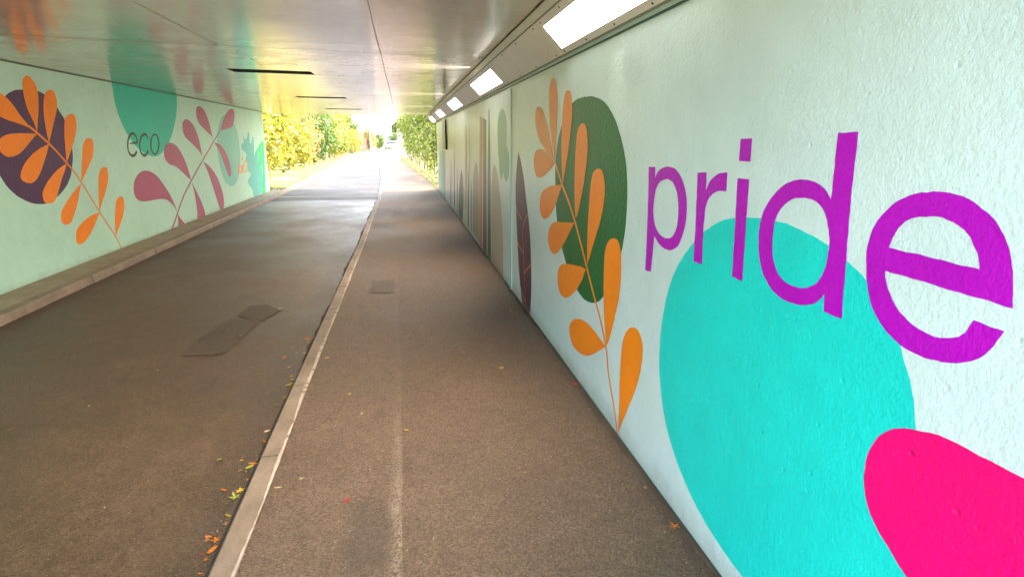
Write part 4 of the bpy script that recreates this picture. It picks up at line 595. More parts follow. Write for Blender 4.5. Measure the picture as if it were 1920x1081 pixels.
',[13.225,1.73],[13.207,1.754],[13.189,1.777],[13.17,1.799],[13.15,1.819],[13.129,1.839],[13.107,1.858],[13.084,1.875],[13.06,1.891],[13.035,1.906],[13'
'.008,1.919],[12.98,1.932],[12.951,1.943],[12.922,1.954],[12.893,1.962],[12.865,1.97],[12.837,1.976],[12.81,1.98],[12.782,1.984],[12.754,1.986],[12.727'
',1.986],[12.7,1.986],[12.674,1.984],[12.649,1.981],[12.625,1.977],[12.603,1.971],[12.58,1.964],[12.558,1.956],[12.537,1.947],[12.518,1.936],[12.5,1.92'
'5],[12.485,1.913],[12.472,1.901],[12.461,1.887],[12.453,1.871],[12.446,1.855],[12.441,1.838],[12.438,1.82],[12.437,1.802],[12.438,1.785],[12.441,1.769'
'],[12.445,1.754],[12.45,1.738],[12.458,1.723],[12.467,1.708],[12.479,1.694],[12.493,1.679],[12.51,1.665],[12.531,1.65],[12.557,1.636],[12.587,1.622],['
'12.62,1.609],[12.772,1.554],[13.035,1.453],[13.101,1.424],[13.16,1.396],[13.212,1.368],[13.257,1.341],[13.295,1.317],[13.31,1.307],[13.321,1.298],[13.'
'338,1.281],[13.357,1.258]],[[14.212,1.616],[14.184,1.745],[14.178,1.771],[14.17,1.796],[14.143,1.873],[14.123,1.924],[14.111,1.95],[14.098,1.975],[14.'
'084,1.999],[14.068,2.022],[14.05,2.045],[14.031,2.068],[14.011,2.091],[13.99,2.113],[13.967,2.134],[13.944,2.154],[13.92,2.172],[13.896,2.189],[13.871'
',2.203],[13.844,2.217],[13.816,2.229],[13.787,2.239],[13.759,2.249],[13.705,2.264],[13.658,2.274],[13.637,2.277],[13.617,2.279],[13.597,2.28],[13.578,'
'2.28],[13.559,2.279],[13.541,2.277],[13.503,2.27],[13.464,2.261],[13.445,2.255],[13.426,2.248],[13.409,2.239],[13.394,2.228],[13.381,2.216],[13.37,2.2'
'01],[13.36,2.184],[13.351,2.164],[13.344,2.143],[13.338,2.122],[13.335,2.101],[13.334,2.081],[13.335,2.062],[13.339,2.045],[13.345,2.029],[13.353,2.01'
'2],[13.363,1.997],[13.375,1.981],[13.39,1.966],[13.407,1.952],[13.426,1.938],[13.449,1.924],[13.476,1.911],[13.505,1.899],[13.57,1.875],[13.803,1.793]'
',[14.061,1.708],[14.105,1.693],[14.123,1.685],[14.14,1.676],[14.153,1.668],[14.165,1.659],[14.202,1.625]],[[14.883,1.81],[14.979,1.907],[15.0,1.927],['
'15.024,1.947],[15.05,1.967],[15.078,1.987],[15.143,2.03],[15.214,2.074],[15.289,2.116],[15.364,2.155],[15.445,2.192],[15.528,2.228],[15.569,2.244],[15'
'.61,2.259],[15.65,2.273],[15.69,2.286],[15.73,2.297],[15.769,2.308],[15.809,2.317],[15.848,2.326],[15.885,2.332],[15.921,2.338],[15.955,2.342],[15.988'
',2.344],[16.02,2.346],[16.052,2.345],[16.081,2.344],[16.109,2.341],[16.134,2.336],[16.156,2.33],[16.175,2.322],[16.189,2.312],[16.201,2.299],[16.21,2.'
'285],[16.217,2.269],[16.22,2.253],[16.221,2.235],[16.219,2.217],[16.215,2.199],[16.207,2.181],[16.197,2.161],[16.184,2.141],[16.168,2.12],[16.15,2.099'
'],[16.13,2.079],[16.109,2.059],[16.044,2.004],[16.022,1.986],[15.998,1.969],[15.97,1.953],[15.939,1.938],[15.902,1.924],[15.86,1.911],[15.809,1.9],[15'
'.752,1.89],[15.69,1.881],[15.625,1.873],[15.361,1.847],[15.24,1.836],[14.942,1.815]],[[14.248,1.547],[14.303,1.54],[14.477,1.523],[14.535,1.517],[14.5'
'92,1.509],[14.647,1.499],[14.698,1.488],[14.747,1.474],[14.794,1.458],[14.839,1.441],[14.883,1.422],[14.924,1.403],[14.964,1.382],[15.003,1.36],[15.03'
'9,1.337],[15.074,1.314],[15.108,1.289],[15.14,1.263],[15.169,1.236],[15.197,1.208],[15.223,1.18],[15.245,1.151],[15.266,1.122],[15.283,1.091],[15.297,'
'1.059],[15.309,1.025],[15.318,0.992],[15.325,0.959],[15.33,0.928],[15.333,0.899],[15.335,0.875],[15.334,0.855],[15.331,0.837],[15.326,0.822],[15.318,0'
'.81],[15.31,0.799],[15.3,0.789],[15.279,0.77],[15.267,0.762],[15.254,0.754],[15.24,0.746],[15.225,0.74],[15.21,0.735],[15.194,0.732],[15.178,0.731],[1'
'5.163,0.731],[15.149,0.734],[15.134,0.738],[15.119,0.744],[15.105,0.751],[15.09,0.76],[15.074,0.771],[15.058,0.784],[15.041,0.799],[15.024,0.817],[15.'
'007,0.836],[14.971,0.882],[14.912,0.959],[14.763,1.14],[14.712,1.201],[14.607,1.322],[14.587,1.343],[14.566,1.364],[14.543,1.384],[14.517,1.404],[14.4'
'88,1.423],[14.456,1.442],[14.422,1.46],[14.281,1.53]],[[13.378,1.163],[13.474,1.134],[13.572,1.105],[13.622,1.089],[13.671,1.073],[13.719,1.055],[13.7'
'67,1.035],[13.815,1.013],[13.863,0.989],[13.911,0.963],[13.958,0.936],[14.005,0.908],[14.05,0.88],[14.092,0.851],[14.132,0.822],[14.168,0.793],[14.202'
',0.764],[14.234,0.734],[14.264,0.703],[14.292,0.672],[14.317,0.641],[14.342,0.609],[14.364,0.577],[14.386,0.544],[14.406,0.51],[14.425,0.475],[14.442,'
'0.439],[14.456,0.404],[14.467,0.37],[14.474,0.336],[14.478,0.304],[14.477,0.271],[14.472,0.238],[14.463,0.206],[14.452,0.174],[14.437,0.144],[14.42,0.'
'117],[14.402,0.095],[14.381,0.077],[14.358,0.064],[14.33,0.055],[14.164,0.055],[14.146,0.059],[14.128,0.066],[14.113,0.075],[14.102,0.086],[14.092,0.0'
'99],[14.062,0.15],[14.034,0.196],[14.002,0.252],[13.933,0.381],[13.876,0.478],[13.752,0.678],[13.659,0.841],[13.639,0.873],[13.618,0.904],[13.595,0.93'
'4],[13.571,0.964],[13.545,0.994],[13.49,1.051],[13.405,1.135]],[[12.539,0.79],[12.727,0.602],[12.827,0.501],[12.874,0.451],[12.913,0.405],[12.946,0.36'
'3],[12.961,0.342],[12.975,0.322],[12.987,0.301],[12.999,0.28],[13.022,0.231],[13.054,0.173],[13.069,0.143],[13.079,0.114],[13.082,0.088],[13.075,0.067'
'],[13.062,0.055],[12.605,0.055],[12.591,0.063],[12.582,0.077],[12.583,0.093],[12.589,0.111],[12.609,0.152],[12.618,0.174],[12.622,0.196],[12.629,0.322'
'],[12.629,0.375],[12.626,0.454],[12.622,0.506],[12.616,0.558],[12.612,0.583],[12.606,0.608],[12.6,0.632],[12.593,0.655],[12.575,0.701],[12.547,0.767]]'
',[[11.583,0.272],[11.686,0.187],[11.707,0.171],[11.795,0.111],[11.822,0.09],[11.844,0.071],[11.856,0.055],[11.549,0.055],[11.546,0.061],[11.547,0.075]'
',[11.552,0.09],[11.566,0.123],[11.572,0.139],[11.576,0.154],[11.582,0.257]]],"L_oval":[[15.589,2.13],[15.542,2.14],[15.5,2.148],[15.461,2.155],[15.424'
',2.159],[15.389,2.161],[15.355,2.162],[15.32,2.161],[15.284,2.157],[15.246,2.153],[15.21,2.146],[15.173,2.138],[15.137,2.128],[15.1,2.116],[15.064,2.1'
'02],[15.028,2.085],[14.991,2.066],[14.954,2.043],[14.915,2.017],[14.876,1.989],[14.838,1.958],[14.8,1.926],[14.763,1.894],[14.728,1.862],[14.696,1.83]'
',[14.665,1.799],[14.635,1.768],[14.607,1.736],[14.579,1.703],[14.554,1.671],[14.531,1.638],[14.51,1.606],[14.493,1.574],[14.478,1.542],[14.466,1.511],'
'[14.456,1.479],[14.449,1.447],[14.443,1.416],[14.439,1.384],[14.436,1.352],[14.434,1.32],[14.433,1.288],[14.434,1.256],[14.437,1.224],[14.44,1.192],[1'
'4.446,1.16],[14.452,1.127],[14.461,1.095],[14.47,1.062],[14.482,1.029],[14.495,0.994],[14.51,0.959],[14.526,0.924],[14.543,0.89],[14.563,0.856],[14.58'
'3,0.824],[14.605,0.794],[14.628,0.766],[14.652,0.739],[14.678,0.712],[14.705,0.687],[14.734,0.664],[14.764,0.641],[14.796,0.621],[14.83,0.602],[14.867'
',0.585],[14.906,0.57],[14.948,0.556],[14.991,0.544],[15.035,0.533],[15.079,0.524],[15.124,0.516],[15.167,0.51],[15.209,0.506],[15.252,0.503],[15.294,0'
'.502],[15.337,0.502],[15.38,0.504],[15.423,0.508],[15.466,0.514],[15.51,0.522],[15.554,0.532],[15.599,0.545],[15.645,0.559],[15.691,0.575],[15.736,0.5'
'93],[15.78,0.613],[15.822,0.634],[15.862,0.657],[15.9,0.682],[15.937,0.709],[15.972,0.738],[16.006,0.769],[16.038,0.801],[16.069,0.834],[16.098,0.867]'
',[16.127,0.9],[16.154,0.934],[16.179,0.968],[16.204,1.004],[16.226,1.04],[16.248,1.076],[16.267,1.112],[16.285,1.149],[16.301,1.185],[16.315,1.221],[1'
'6.328,1.257],[16.339,1.293],[16.348,1.329],[16.356,1.366],[16.361,1.402],[16.365,1.438],[16.367,1.474],[16.366,1.511],[16.365,1.548],[16.362,1.586],[1'
'6.356,1.623],[16.349,1.659],[16.339,1.695],[16.326,1.729],[16.309,1.762],[16.291,1.793],[16.271,1.822],[16.249,1.851],[16.225,1.878],[16.196,1.905],[1'
'6.164,1.93],[16.126,1.954],[16.084,1.978],[16.032,2.001],[15.973,2.024],[15.907,2.046],[15.839,2.067],[15.77,2.086],[15.704,2.103],[15.643,2.118]],"L_'
'bio_b":[[16.068,1.204],[16.061,1.154],[16.054,1.103],[16.046,1.052],[16.038,0.997],[16.027,0.939],[16.016,0.878],[16.004,0.817],[15.992,0.755],[15.943'
',0.765],[15.955,0.826],[15.967,0.888],[15.978,0.948],[15.988,1.006],[15.997,1.059],[16.004,1.11],[16.011,1.161],[16.018,1.211]],"L_bio_bb":[[[16.315,0'
'.849],[16.308,0.836],[16.298,0.823],[16.286,0.81],[16.271,0.799],[16.255,0.789],[16.237,0.779],[16.217,0.771],[16.197,0.765],[16.176,0.76],[16.143,0.7'
'56],[16.122,0.755],[16.102,0.756],[16.083,0.759],[16.064,0.764],[16.048,0.77],[16.033,0.777],[16.021,0.786],[16.01,0.796],[16.003,0.807],[15.998,0.819'
'],[15.995,0.831],[15.996,0.845],[15.999,0.858],[16.004,0.871],[16.013,0.884],[16.024,0.896],[16.037,0.908],[16.052,0.919],[16.069,0.929],[16.097,0.942'
'],[16.117,0.948],[16.138,0.953],[16.17,0.958],[16.191,0.959],[16.211,0.958],[16.231,0.955],[16.25,0.951],[16.267,0.945],[16.282,0.938],[16.295,0.929],'
'[16.305,0.918],[16.314,0.907],[16.319,0.895],[16.321,0.883],[16.321,0.869],[16.318,0.856]],[[16.248,0.852],[16.239,0.838],[16.228,0.823],[16.214,0.811'
'],[16.197,0.8],[16.179,0.791],[16.161,0.785],[16.141,0.781],[16.123,0.781],[16.106,0.783],[16.091,0.788],[16.083,0.793],[16.072,0.803],[16.065,0.814],'
'[16.062,0.823],[16.061,0.836],[16.063,0.851],[16.069,0.866],[16.078,0.881],[16.091,0.894],[16.105,0.906],[16.128,0.92],[16.147,0.927],[16.166,0.931],['
'16.184,0.933],[16.202,0.932],[16.218,0.928],[16.231,0.921],[16.239,0.915],[16.247,0.904],[16.251,0.896],[16.253,0.887],[16.253,0.872],[16.25,0.857]]],'
'"L_bio_i":[[16.44,0.978],[16.424,0.92],[16.408,0.862],[16.391,0.803],[16.375,0.745],[16.322,0.76],[16.338,0.818],[16.355,0.876],[16.371,0.935],[16.387'
',0.993]],"L_bio_dot":[[16.435,1.149],[16.526,1.153],[16.51,1.087],[16.419,1.084]],"L_bio_o":[[[16.914,0.902],[16.909,0.892],[16.896,0.871],[16.879,0.8'
'51],[16.86,0.832],[16.839,0.815],[16.814,0.8],[16.788,0.786],[16.76,0.774],[16.733,0.765],[16.704,0.759],[16.675,0.755],[16.647,0.753],[16.621,0.754],'
'[16.595,0.759],[16.571,0.766],[16.55,0.775],[16.541,0.78],[16.532,0.786],[16.524,0.792],[16.517,0.799],[16.51,0.807],[16.504,0.815],[16.499,0.823],[16'
'.495,0.832],[16.492,0.841],[16.49,0.85],[16.489,0.859],[16.488,0.869],[16.489,0.879],[16.492,0.9],[16.496,0.91],[16.499,0.92],[16.51,0.94],[16.525,0.9'
'6],[16.542,0.979],[16.561,0.997],[16.583,1.013],[16.608,1.028],[16.635,1.041],[16.661,1.051],[16.689,1.059],[16.718,1.065],[16.747,1.068],[16.774,1.06'
'9],[16.8,1.066],[16.826,1.061],[16.849,1.054],[16.86,1.049],[16.87,1.044],[16.879,1.038],[16.887,1.032],[16.895,1.025],[16.902,1.017],[16.908,1.009],['
'16.913,1.0],[16.918,0.992],[16.921,0.983],[16.923,0.974],[16.925,0.964],[16.925,0.954],[16.925,0.943],[16.923,0.933],[16.921,0.922],[16.918,0.912]],[['
'16.841,0.905],[16.832,0.888],[16.821,0.872],[16.808,0.856],[16.794,0.841],[16.778,0.828],[16.76,0.816],[16.741,0.805],[16.722,0.797],[16.703,0.79],[16'
'.684,0.786],[16.665,0.783],[16.647,0.783],[16.63,0.785],[16.614,0.789],[16.599,0.795],[16.587,0.803],[16.577,0.813],[16.569,0.825],[16.562,0.838],[16.'
'559,0.852],[16.558,0.867],[16.559,0.884],[16.563,0.9],[16.569,0.917],[16.578,0.933],[16.589,0.949],[16.601,0.965],[16.615,0.98],[16.631,0.993],[16.649'
',1.005],[16.667,1.016],[16.686,1.024],[16.704,1.031],[16.724,1.036],[16.743,1.039],[16.761,1.039],[16.778,1.037],[16.794,1.033],[16.809,1.027],[16.822'
',1.019],[16.833,1.01],[16.841,0.998],[16.848,0.984],[16.851,0.97],[16.852,0.955],[16.851,0.939],[16.847,0.922],[16.844,0.913]]],"L_hand":[[16.807,1.81'
'6],[16.818,1.795],[16.85,1.726],[16.861,1.705],[16.874,1.684],[16.887,1.667],[16.903,1.652],[16.921,1.641],[16.941,1.633],[16.963,1.627],[16.986,1.623'
'],[17.009,1.62],[17.032,1.619],[17.053,1.619],[17.073,1.62],[17.091,1.621],[17.108,1.624],[17.123,1.627],[17.138,1.632],[17.153,1.639],[17.168,1.647],'
'[17.185,1.658],[17.204,1.67],[17.225,1.686],[17.246,1.704],[17.293,1.748],[17.366,1.819],[17.39,1.841],[17.402,1.829],[17.445,1.797],[17.458,1.786],[1'
'7.469,1.773],[17.478,1.758],[17.483,1.74],[17.484,1.718],[17.479,1.692],[17.472,1.663],[17.453,1.603],[17.447,1.576],[17.444,1.553],[17.447,1.534],[17'
'.455,1.52],[17.468,1.509],[17.483,1.5],[17.501,1.493],[17.522,1.49],[17.543,1.489],[17.565,1.492],[17.587,1.499],[17.61,1.511],[17.634,1.528],[17.66,1'
'.549],[17.687,1.573],[17.769,1.65],[17.796,1.673],[17.81,1.672],[17.859,1.675],[17.874,1.675],[17.888,1.672],[17.898,1.666],[17.905,1.656],[17.909,1.6'
'41],[17.909,1.623],[17.907,1.601],[17.903,1.578],[17.868,1.428],[17.802,1.186],[17.791,1.145],[18.026,1.225],[18.094,1.245],[18.123,1.253],[18.149,1.2'
'58],[18.194,1.266],[18.257,1.274],[18.279,1.278],[18.273,1.236],[18.259,1.11],[18.253,1.068],[18.245,1.028],[18.236,0.989],[18.223,0.951],[18.206,0.91'
'6],[18.187,0.884],[18.165,0.852],[18.141,0.822],[18.068,0.734],[18.045,0.704],[18.248,0.779],[18.343,0.812],[18.437,0.846],[18.466,0.855],[18.492,0.86'
'2],[18.516,0.866],[18.536,0.865],[18.555,0.863],[18.573,0.862],[18.59,0.86],[18.604,0.854],[18.614,0.843],[18.617,0.823],[18.612,0.793],[18.598,0.75],'
'[18.573,0.692],[18.536,0.621],[18.492,0.538],[18.335,0.259],[18.283,0.167],[18.235,0.08],[17.471,0.055],[17.199,0.055],[17.197,0.074],[17.195,0.101],['
'17.194,0.157],[17.191,0.185],[17.185,0.212],[17.173,0.237],[17.154,0.262],[17.126,0.285],[17.089,0.308],[17.046,0.329],[16.912,0.388],[16.876,0.407],['
'16.849,0.424],[16.829,0.442],[16.813,0.459],[16.8,0.475],[16.791,0.491],[16.787,0.506],[16.788,0.52],[16.795,0.534],[16.809,0.547],[16.833,0.559],[16.'
'869,0.57],[16.913,0.581],[17.056,0.61],[17.095,0.62],[17.123,0.63],[17.14,0.641],[17.153,0.652],[17.159,0.663],[17.162,0.674],[17.16,0.685],[17.154,0.'
'695],[17.145,0.706],[17.134,0.716],[17.116,0.726],[17.09,0.734],[16.991,0.759],[16.961,0.769],[16.936,0.781],[16.921,0.796],[16.915,0.815],[16.918,0.8'
'36],[16.926,0.86],[16.95,0.911],[16.96,0.937],[16.965,0.96],[16.963,0.981],[16.952,1.0],[16.933,1.018],[16.909,1.034],[16.858,1.064],[16.837,1.078],[1'
'6.822,1.091],[16.817,1.104],[16.822,1.116],[16.838,1.127],[16.86,1.137],[16.911,1.155],[16.934,1.165],[16.951,1.174],[16.959,1.184],[16.959,1.195],[16'
'.954,1.205],[16.945,1.216],[16.932,1.227],[16.916,1.238],[16.897,1.249],[16.875,1.26],[16.851,1.271],[16.821,1.281],[16.784,1.292],[16.656,1.323],[16.'
'618,1.334],[16.587,1.345],[16.566,1.358],[16.554,1.373],[16.548,1.39],[16.547,1.408],[16.551,1.426],[16.559,1.444],[16.57,1.461],[16.583,1.476],[16.59'
'8,1.489],[16.617,1.498],[16.644,1.505],[16.674,1.509],[16.739,1.516],[16.769,1.521],[16.795,1.527],[16.812,1.537],[16.822,1.549],[16.826,1.564],[16.82'
'6,1.58],[16.822,1.597],[16.812,1.633],[16.808,1.651],[16.806,1.669],[16.807,1.798]],"L_bird":[[17.783,1.128],[17.933,1.166],[17.993,1.183],[18.024,1.1'
'93],[18.054,1.204],[18.116,1.229],[18.272,1.296],[18.284,1.286],[18.298,1.277],[18.327,1.26],[18.34,1.25],[18.35,1.238],[18.355,1.223],[18.355,1.203],'
'[18.349,1.179],[18.338,1.151],[18.323,1.12],[18.305,1.087],[18.264,1.018],[18.203,0.92],[18.159,0.858],[18.045,0.704],[18.189,0.766],[18.249,0.791],[1'
'8.391,0.843],[18.431,0.857],[18.469,0.869],[18.504,0.878],[18.536,0.883],[18.561,0.883],[18.582,0.877],[18.599,0.867],[18.613,0.854],[18.624,0.837],[1'
'8.631,0.817],[18.635,0.796],[18.635,0.773],[18.63,0.749],[18.621,0.724],[18.607,0.698],[18.588,0.67],[18.514,0.574],[18.488,0.536],[18.462,0.495],[18.'
'408,0.399],[18.287,0.174],[18.226,0.062],[18.306,0.055],[18.72,0.055],[18.784,0.324],[18.821,0.475],[18.859,0.623],[18.879,0.697],[18.968,0.994],[18.9'
'89,1.064],[19.007,1.129],[19.023,1.188],[19.038,1.244],[19.072,1.348],[19.087,1.395],[19.097,1.437],[19.101,1.474],[19.096,1.505],[19.08,1.528],[19.05'
'2,1.542],[19.012,1.549],[18.963,1.548],[18.909,1.542],[18.851,1.533],[18.685,1.5],[18.637,1.49],[18.589,1.477],[18.54,1.463],[18.445,1.432],[18.314,1.'
'386],[18.167,1.337],[18.133,1.325],[18.1,1.312],[18.067,1.298],[18.034,1.282],[18.002,1.265],[17.969,1.247],[17.907,1.208],[17.814,1.147]],"pit":[[-1.'
'803,4.672],[-1.806,4.987],[-1.767,5.322],[-1.678,5.664],[-1.485,5.56],[-1.4,5.477],[-1.439,5.085],[-1.46,4.669],[-1.528,4.645]],"pit2":[[-1.651,5.729]'
',[-1.603,6.058],[-1.455,6.09],[-1.28,5.862],[-1.334,5.635],[-1.384,5.491],[-1.519,5.6]]}'
)

# ================================================================== SETTING: ground, road, path, kerbs
LK = smooth_tab([(-40, -3.69), (19, -3.69), (24, -3.80), (31, -3.95), (45, -4.6), (57, -5.0), (75, -4.2), (90, -2.9), (110, 0.5), (135, 8), (160, 18)])
CK = smooth_tab([(-40, -0.80), (4, -0.80), (10, -0.765), (12, -0.78), (17, -0.76), (22.6, -0.86), (31, -1.15), (44, -1.76), (55, -2.2), (68, -1.9), (80, -0.9), (95, 1.5), (110, 4.8), (135, 13), (160, 24)])
RK = smooth_tab([(-40, 1.11), (18.8, 1.11), (22, 1.08), (25, 0.95), (36, 0.44), (52, -0.35), (62, -0.55), (72, -0.2), (80, 0.7), (95, 3.0), (110, 6.3), (135, 14.5), (160, 25.5)])
KW = 0.105      # kerb width
def ys_list(y0=-40, y1=150):
    a = []; y = y0
    while y < y1: a.append(y); y += 1.0 if y < 19 else 2.0
    return a + [y1]
YS = ys_list()
def strip(name, fl, fr, z, mat, ys=YS, zf=None):
    bm = bmesh.new(); prev = None
    for y in ys:
        a = bm.verts.new((fl(y), y, z)); b = bm.verts.new((fr(y), y, z))
        if prev: bm.faces.new([prev[0], prev[1], b, a])
        prev = (a, b)
    return tag(obj(name, bm, mat), kind='structure')
bm = bmesh.new(); quad(bm, [(-600, -300, -0.12), (600, -300, -0.12), (600, 900, -0.12), (-600, 900, -0.12)])
tag(obj('ground', bm, M['grass']), kind='structure')
strip('road', lambda y: interp(LK, y), lambda y: interp(CK, y)+0.02, ROAD_Z, M['road'], [y for y in YS if y < 18])
strip('road', lambda y: interp(LK, y), lambda y: interp(CK, y)+0.02, ROAD_Z, M['road_far'], [max(y for y in YS if y < 18)] + [y for y in YS if y >= 18])
seamx = lambda y: -0.063 - 0.012*max(0, y-1.9) if y < 8 else -0.136 - 0.0145*(y-8)
seam_f = lambda y: (seamx(y) + 0.006*math.sin(y*2.1) + 0.004*math.sin(y*5.3)) if y < 17 else interp(CK, y)+0.55
ys_f = [i*0.1 for i in range(-30, 195)]
strip('footpath', seam_f, lambda y: interp(RK, y), 0.0, M['path'], [-40, -20, -8] + ys_f + [y for y in YS if y > 19.5])
strip('footpath_strip', lambda y: interp(CK, y)+KW-0.01, seam_f, 0.0, M['strip'], [-40, -20, -8] + ys_f + [y for y in YS if y > 19.5])

def kerb_run(name, tab, off, width, z1, z0, y0, y1, mat, bev=0.012, jit=0.0):
    bm = bmesh.new(); y = y0; i = 0
    while y < y1:
        L = 0.915 if y < 40 else 1.83; ya, yb = y+0.004, min(y+L, y1)-0.004
        dz = random.uniform(-jit, jit); dx = random.uniform(-jit, jit)
        n = 2; prev = None
        for k in range(n+1):
            yy = ya + (yb-ya)*k/n; x = interp(tab, yy) + off + dx
            w = width
            prof = [(x, z0), (x, z1-bev+dz), (x+bev, z1+dz), (x+w-0.004, z1+dz), (x+w, z1-0.004+dz), (x+w, z0)]
            cur = [bm.verts.new((px, yy, pz)) for px, pz in prof]
            if prev:
                for q in range(len(prof)-1): bm.faces.new([prev[q], prev[q+1], cur[q+1], cur[q]])
            else: bm.faces.new(cur)
            prev = cur
        bm.faces.new(prev[::-1]); y += L; i += 1
    bmesh.ops.recalc_face_normals(bm, faces=bm.faces)
    return tag(obj(name, bm, mat), kind='structure')
kerb_run('centre_kerb', CK, 0.0, KW, 0.004, -0.2, -20, 110, M['kerb'], 0.010, 0.0015)
# crumbled pale mortar line along the footpath side of the centre kerb
bm = bmesh.new(); prev = None; y = -3.0
while y < 18.5:
    a = interp(CK, y)+KW-0.012-0.006*math.sin(y*1.9)-0.004*math.sin(y*7.3)-random.uniform(0, 0.005); b = interp(CK, y)+KW-0.001+0.003*math.sin(y*4.7+1)+random.uniform(0.000, 0.003)
    cur = (bm.verts.new((a, y, 0.0075)), bm.verts.new((b, y, 0.0062)))
    if prev and random.random() < (0.98 if y < 3.2 else 0.9): bm.faces.new([prev[0], prev[1], cur[1], cur[0]])
    prev = cur; y += 0.035
tag(obj('kerb_mortar', bm, M['mortar']), kind='structure')
LKo = lambda y: interp(LK, y)
def left_kerb():
    # kerb stones run along the outer edge of the ledge: top edge at LK, body to the left
    bm = bmesh.new(); y = -20.0
    while y < 110:
        L = 0.915 if y < 40 else 1.83; ya, yb = y+0.004, y+L-0.004; dx = random.uniform(-.003, .003); prev = None
        for k in range(3):
            yy = ya+(yb-ya)*k/2; x = LKo(yy)+dx
            cur = [bm.verts.new(p) for p in [(x+0.01, yy, -0.2), (x, yy, 0.028), (x-0.006, yy, 0.036), (x-0.016, yy, 0.040), (x-0.115, yy, 0.040), (x-0.12, yy, 0.036), (x-0.12, yy, -0.2)]]
            if prev:
                for q in range(6): bm.faces.new([prev[q], prev[q+1], cur[q+1], cur[q]])
            else: bm.faces.new(cur)
            prev = cur
        bm.faces.new(prev[::-1]); y += L
    bmesh.ops.recalc_face_normals(bm, faces=bm.faces)
    tag(obj('left_kerb', bm, M['kerb']), kind='structure')
left_kerb()
bm = bmesh.new(); prev = None
for i in range(0, 120):
    y = NEAR + (END_L+0.6-NEAR)*i/119; j = 0.004*math.sin(i*1.7)
    cur = [bm.verts.new(p) for p in [(-3.812, y, 0.034+j*0.3), (-3.95, y, 0.046+j), (BX+0.002, y, 0.055)]]
    if prev:
        for q in range(2): bm.faces.new([prev[q], cur[q], cur[q+1], prev[q+1]])
    prev = cur
tag(obj('wall_ledge', bm, M['ledge'], smooth=True), kind='structure')
ys_out = [END_L+0.6] + [y for y in YS if y > END_L+1]
strip('left_verge', lambda y: -16.0, lambda y: LKo(y)-0.118, 0.03, M['grass'], ys_out)
strip('right_verge', lambda y: interp(RK, y), lambda y: interp(RK, y)+14, 0.012, M['grass'], [18.9] + [y for y in YS if y > 19.9])
strip('near_left_verge', lambda y: -16.0, lambda y: -3.808, 0.03, M['grass'], [-40, -20, NEAR])
strip('near_right_verge', lambda y: 1.11, lambda y: 16, 0.012, M['grass'], [-40, -20, NEAR])
# transverse joints where the outside surfacing starts
def flat(name, pts, z, mat, kind='structure'):
    bm = bmesh.new(); idx = tessellate_polygon([[Vector((p[0], p[1], 0)) for p in pts]])
    v = [bm.verts.new((p[0], p[1], z)) for p in pts]
    for f in idx:
        try: g = bm.faces.new([v[i] for i in f])
        except ValueError: pass
    bm.normal_update()
    for f in bm.faces:
        if f.normal.z < 0: f.normal_flip()
    return tag(obj(name, bm, mat), kind=kind)
flat('road_joint', [(-3.68, 18.15), (-0.79, 17.85), (-0.79, 17.99), (-3.68, 18.3)], ROAD_Z+0.004, M['mortar'])
flat('path_joint', [(-0.65, 18.9), (1.10, 18.85), (1.10, 18.97), (-0.65, 19.02)], 0.004, M['mortar'])
def rough_poly(x0, x1, y0, y1, j=0.01, n=10):
    p = []
    for i in range(n): p.append((x0+(x1-x0)*i/n, y0+random.uniform(-j, j)))
    for i in range(n): p.append((x1+random.uniform(-j, j), y0+(y1-y0)*i/n))
    for i in range(n): p.append((x1-(x1-x0)*i/n, y1+random.uniform(-j, j)))
    for i in range(n): p.append((x0+random.uniform(-j, j), y1-(y1-y0)*i/n))
    return p
flat('path_patch', rough_poly(-0.42, -0.155, 6.15, 6.72, 0.02), 0.004, M['patch'])
flat('path_patch', rough_poly(-0.62, -0.20, 10.9, 11.6), 0.004, M['patch'])
# hairline crack wandering along the footpath
bm = bmesh.new(); prev = None; y = 3.6; x = 0.70
while y < 18.8:
    x0 = interp([(3.6, 0.70), (4.4, 0.66), (6.7, 0.60), (9.4, 0.58), (15.4, 0.53), (19, 0.5)], y) + 0.018*math.sin(y*3.1)+0.01*math.sin(y*9.7+1)
    w = 0.003+0.003*random.random(); cur = (bm.verts.new((x0-w, y, 0.003)), bm.verts.new((x0+w, y, 0.003)))
    if prev and random.random() < 0.9: bm.faces.new([prev[0], prev[1], cur[1], cur[0]])
    prev = cur; y += 0.08
tag(obj('path_crack', bm, M['seam']), kind='structure')
# dark seam line of the reinstated strip
bm = bmesh.new(); prev = None
for i in range(36, 170):
    y = i*0.1; w = 0.002+0.0025*random.random(); x0 = seam_f(y)
    cur = (bm.verts.new((x0-w, y, 0.003)), bm.verts.new((x0+w, y, 0.003)))
    if prev: bm.faces.new([prev[0], prev[1], cur[1], cur[0]])
    prev = cur
tag(obj('path_seam', bm, M['seam']), kind='structure')

# ================================================================== TUNNEL SHELL
def shell_wall(name, x_in, x_out, y0, y1, z1, mat, label):
    bm = bmesh.new(); box(bm, min(x_in, x_out), max(x_in, x_out), y0, y1, -0.3, z1)
    return tag(obj(name, bm, mat), label, 'wall')
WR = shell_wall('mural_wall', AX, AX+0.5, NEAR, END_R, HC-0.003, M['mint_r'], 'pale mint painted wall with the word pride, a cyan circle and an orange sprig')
WL = shell_wall('mural_wall', BX, BX-0.5, NEAR, END_L, HC-0.003, M['mint_l'], 'pale mint painted wall with the words eco and bio, a plum disc and maroon sprig')

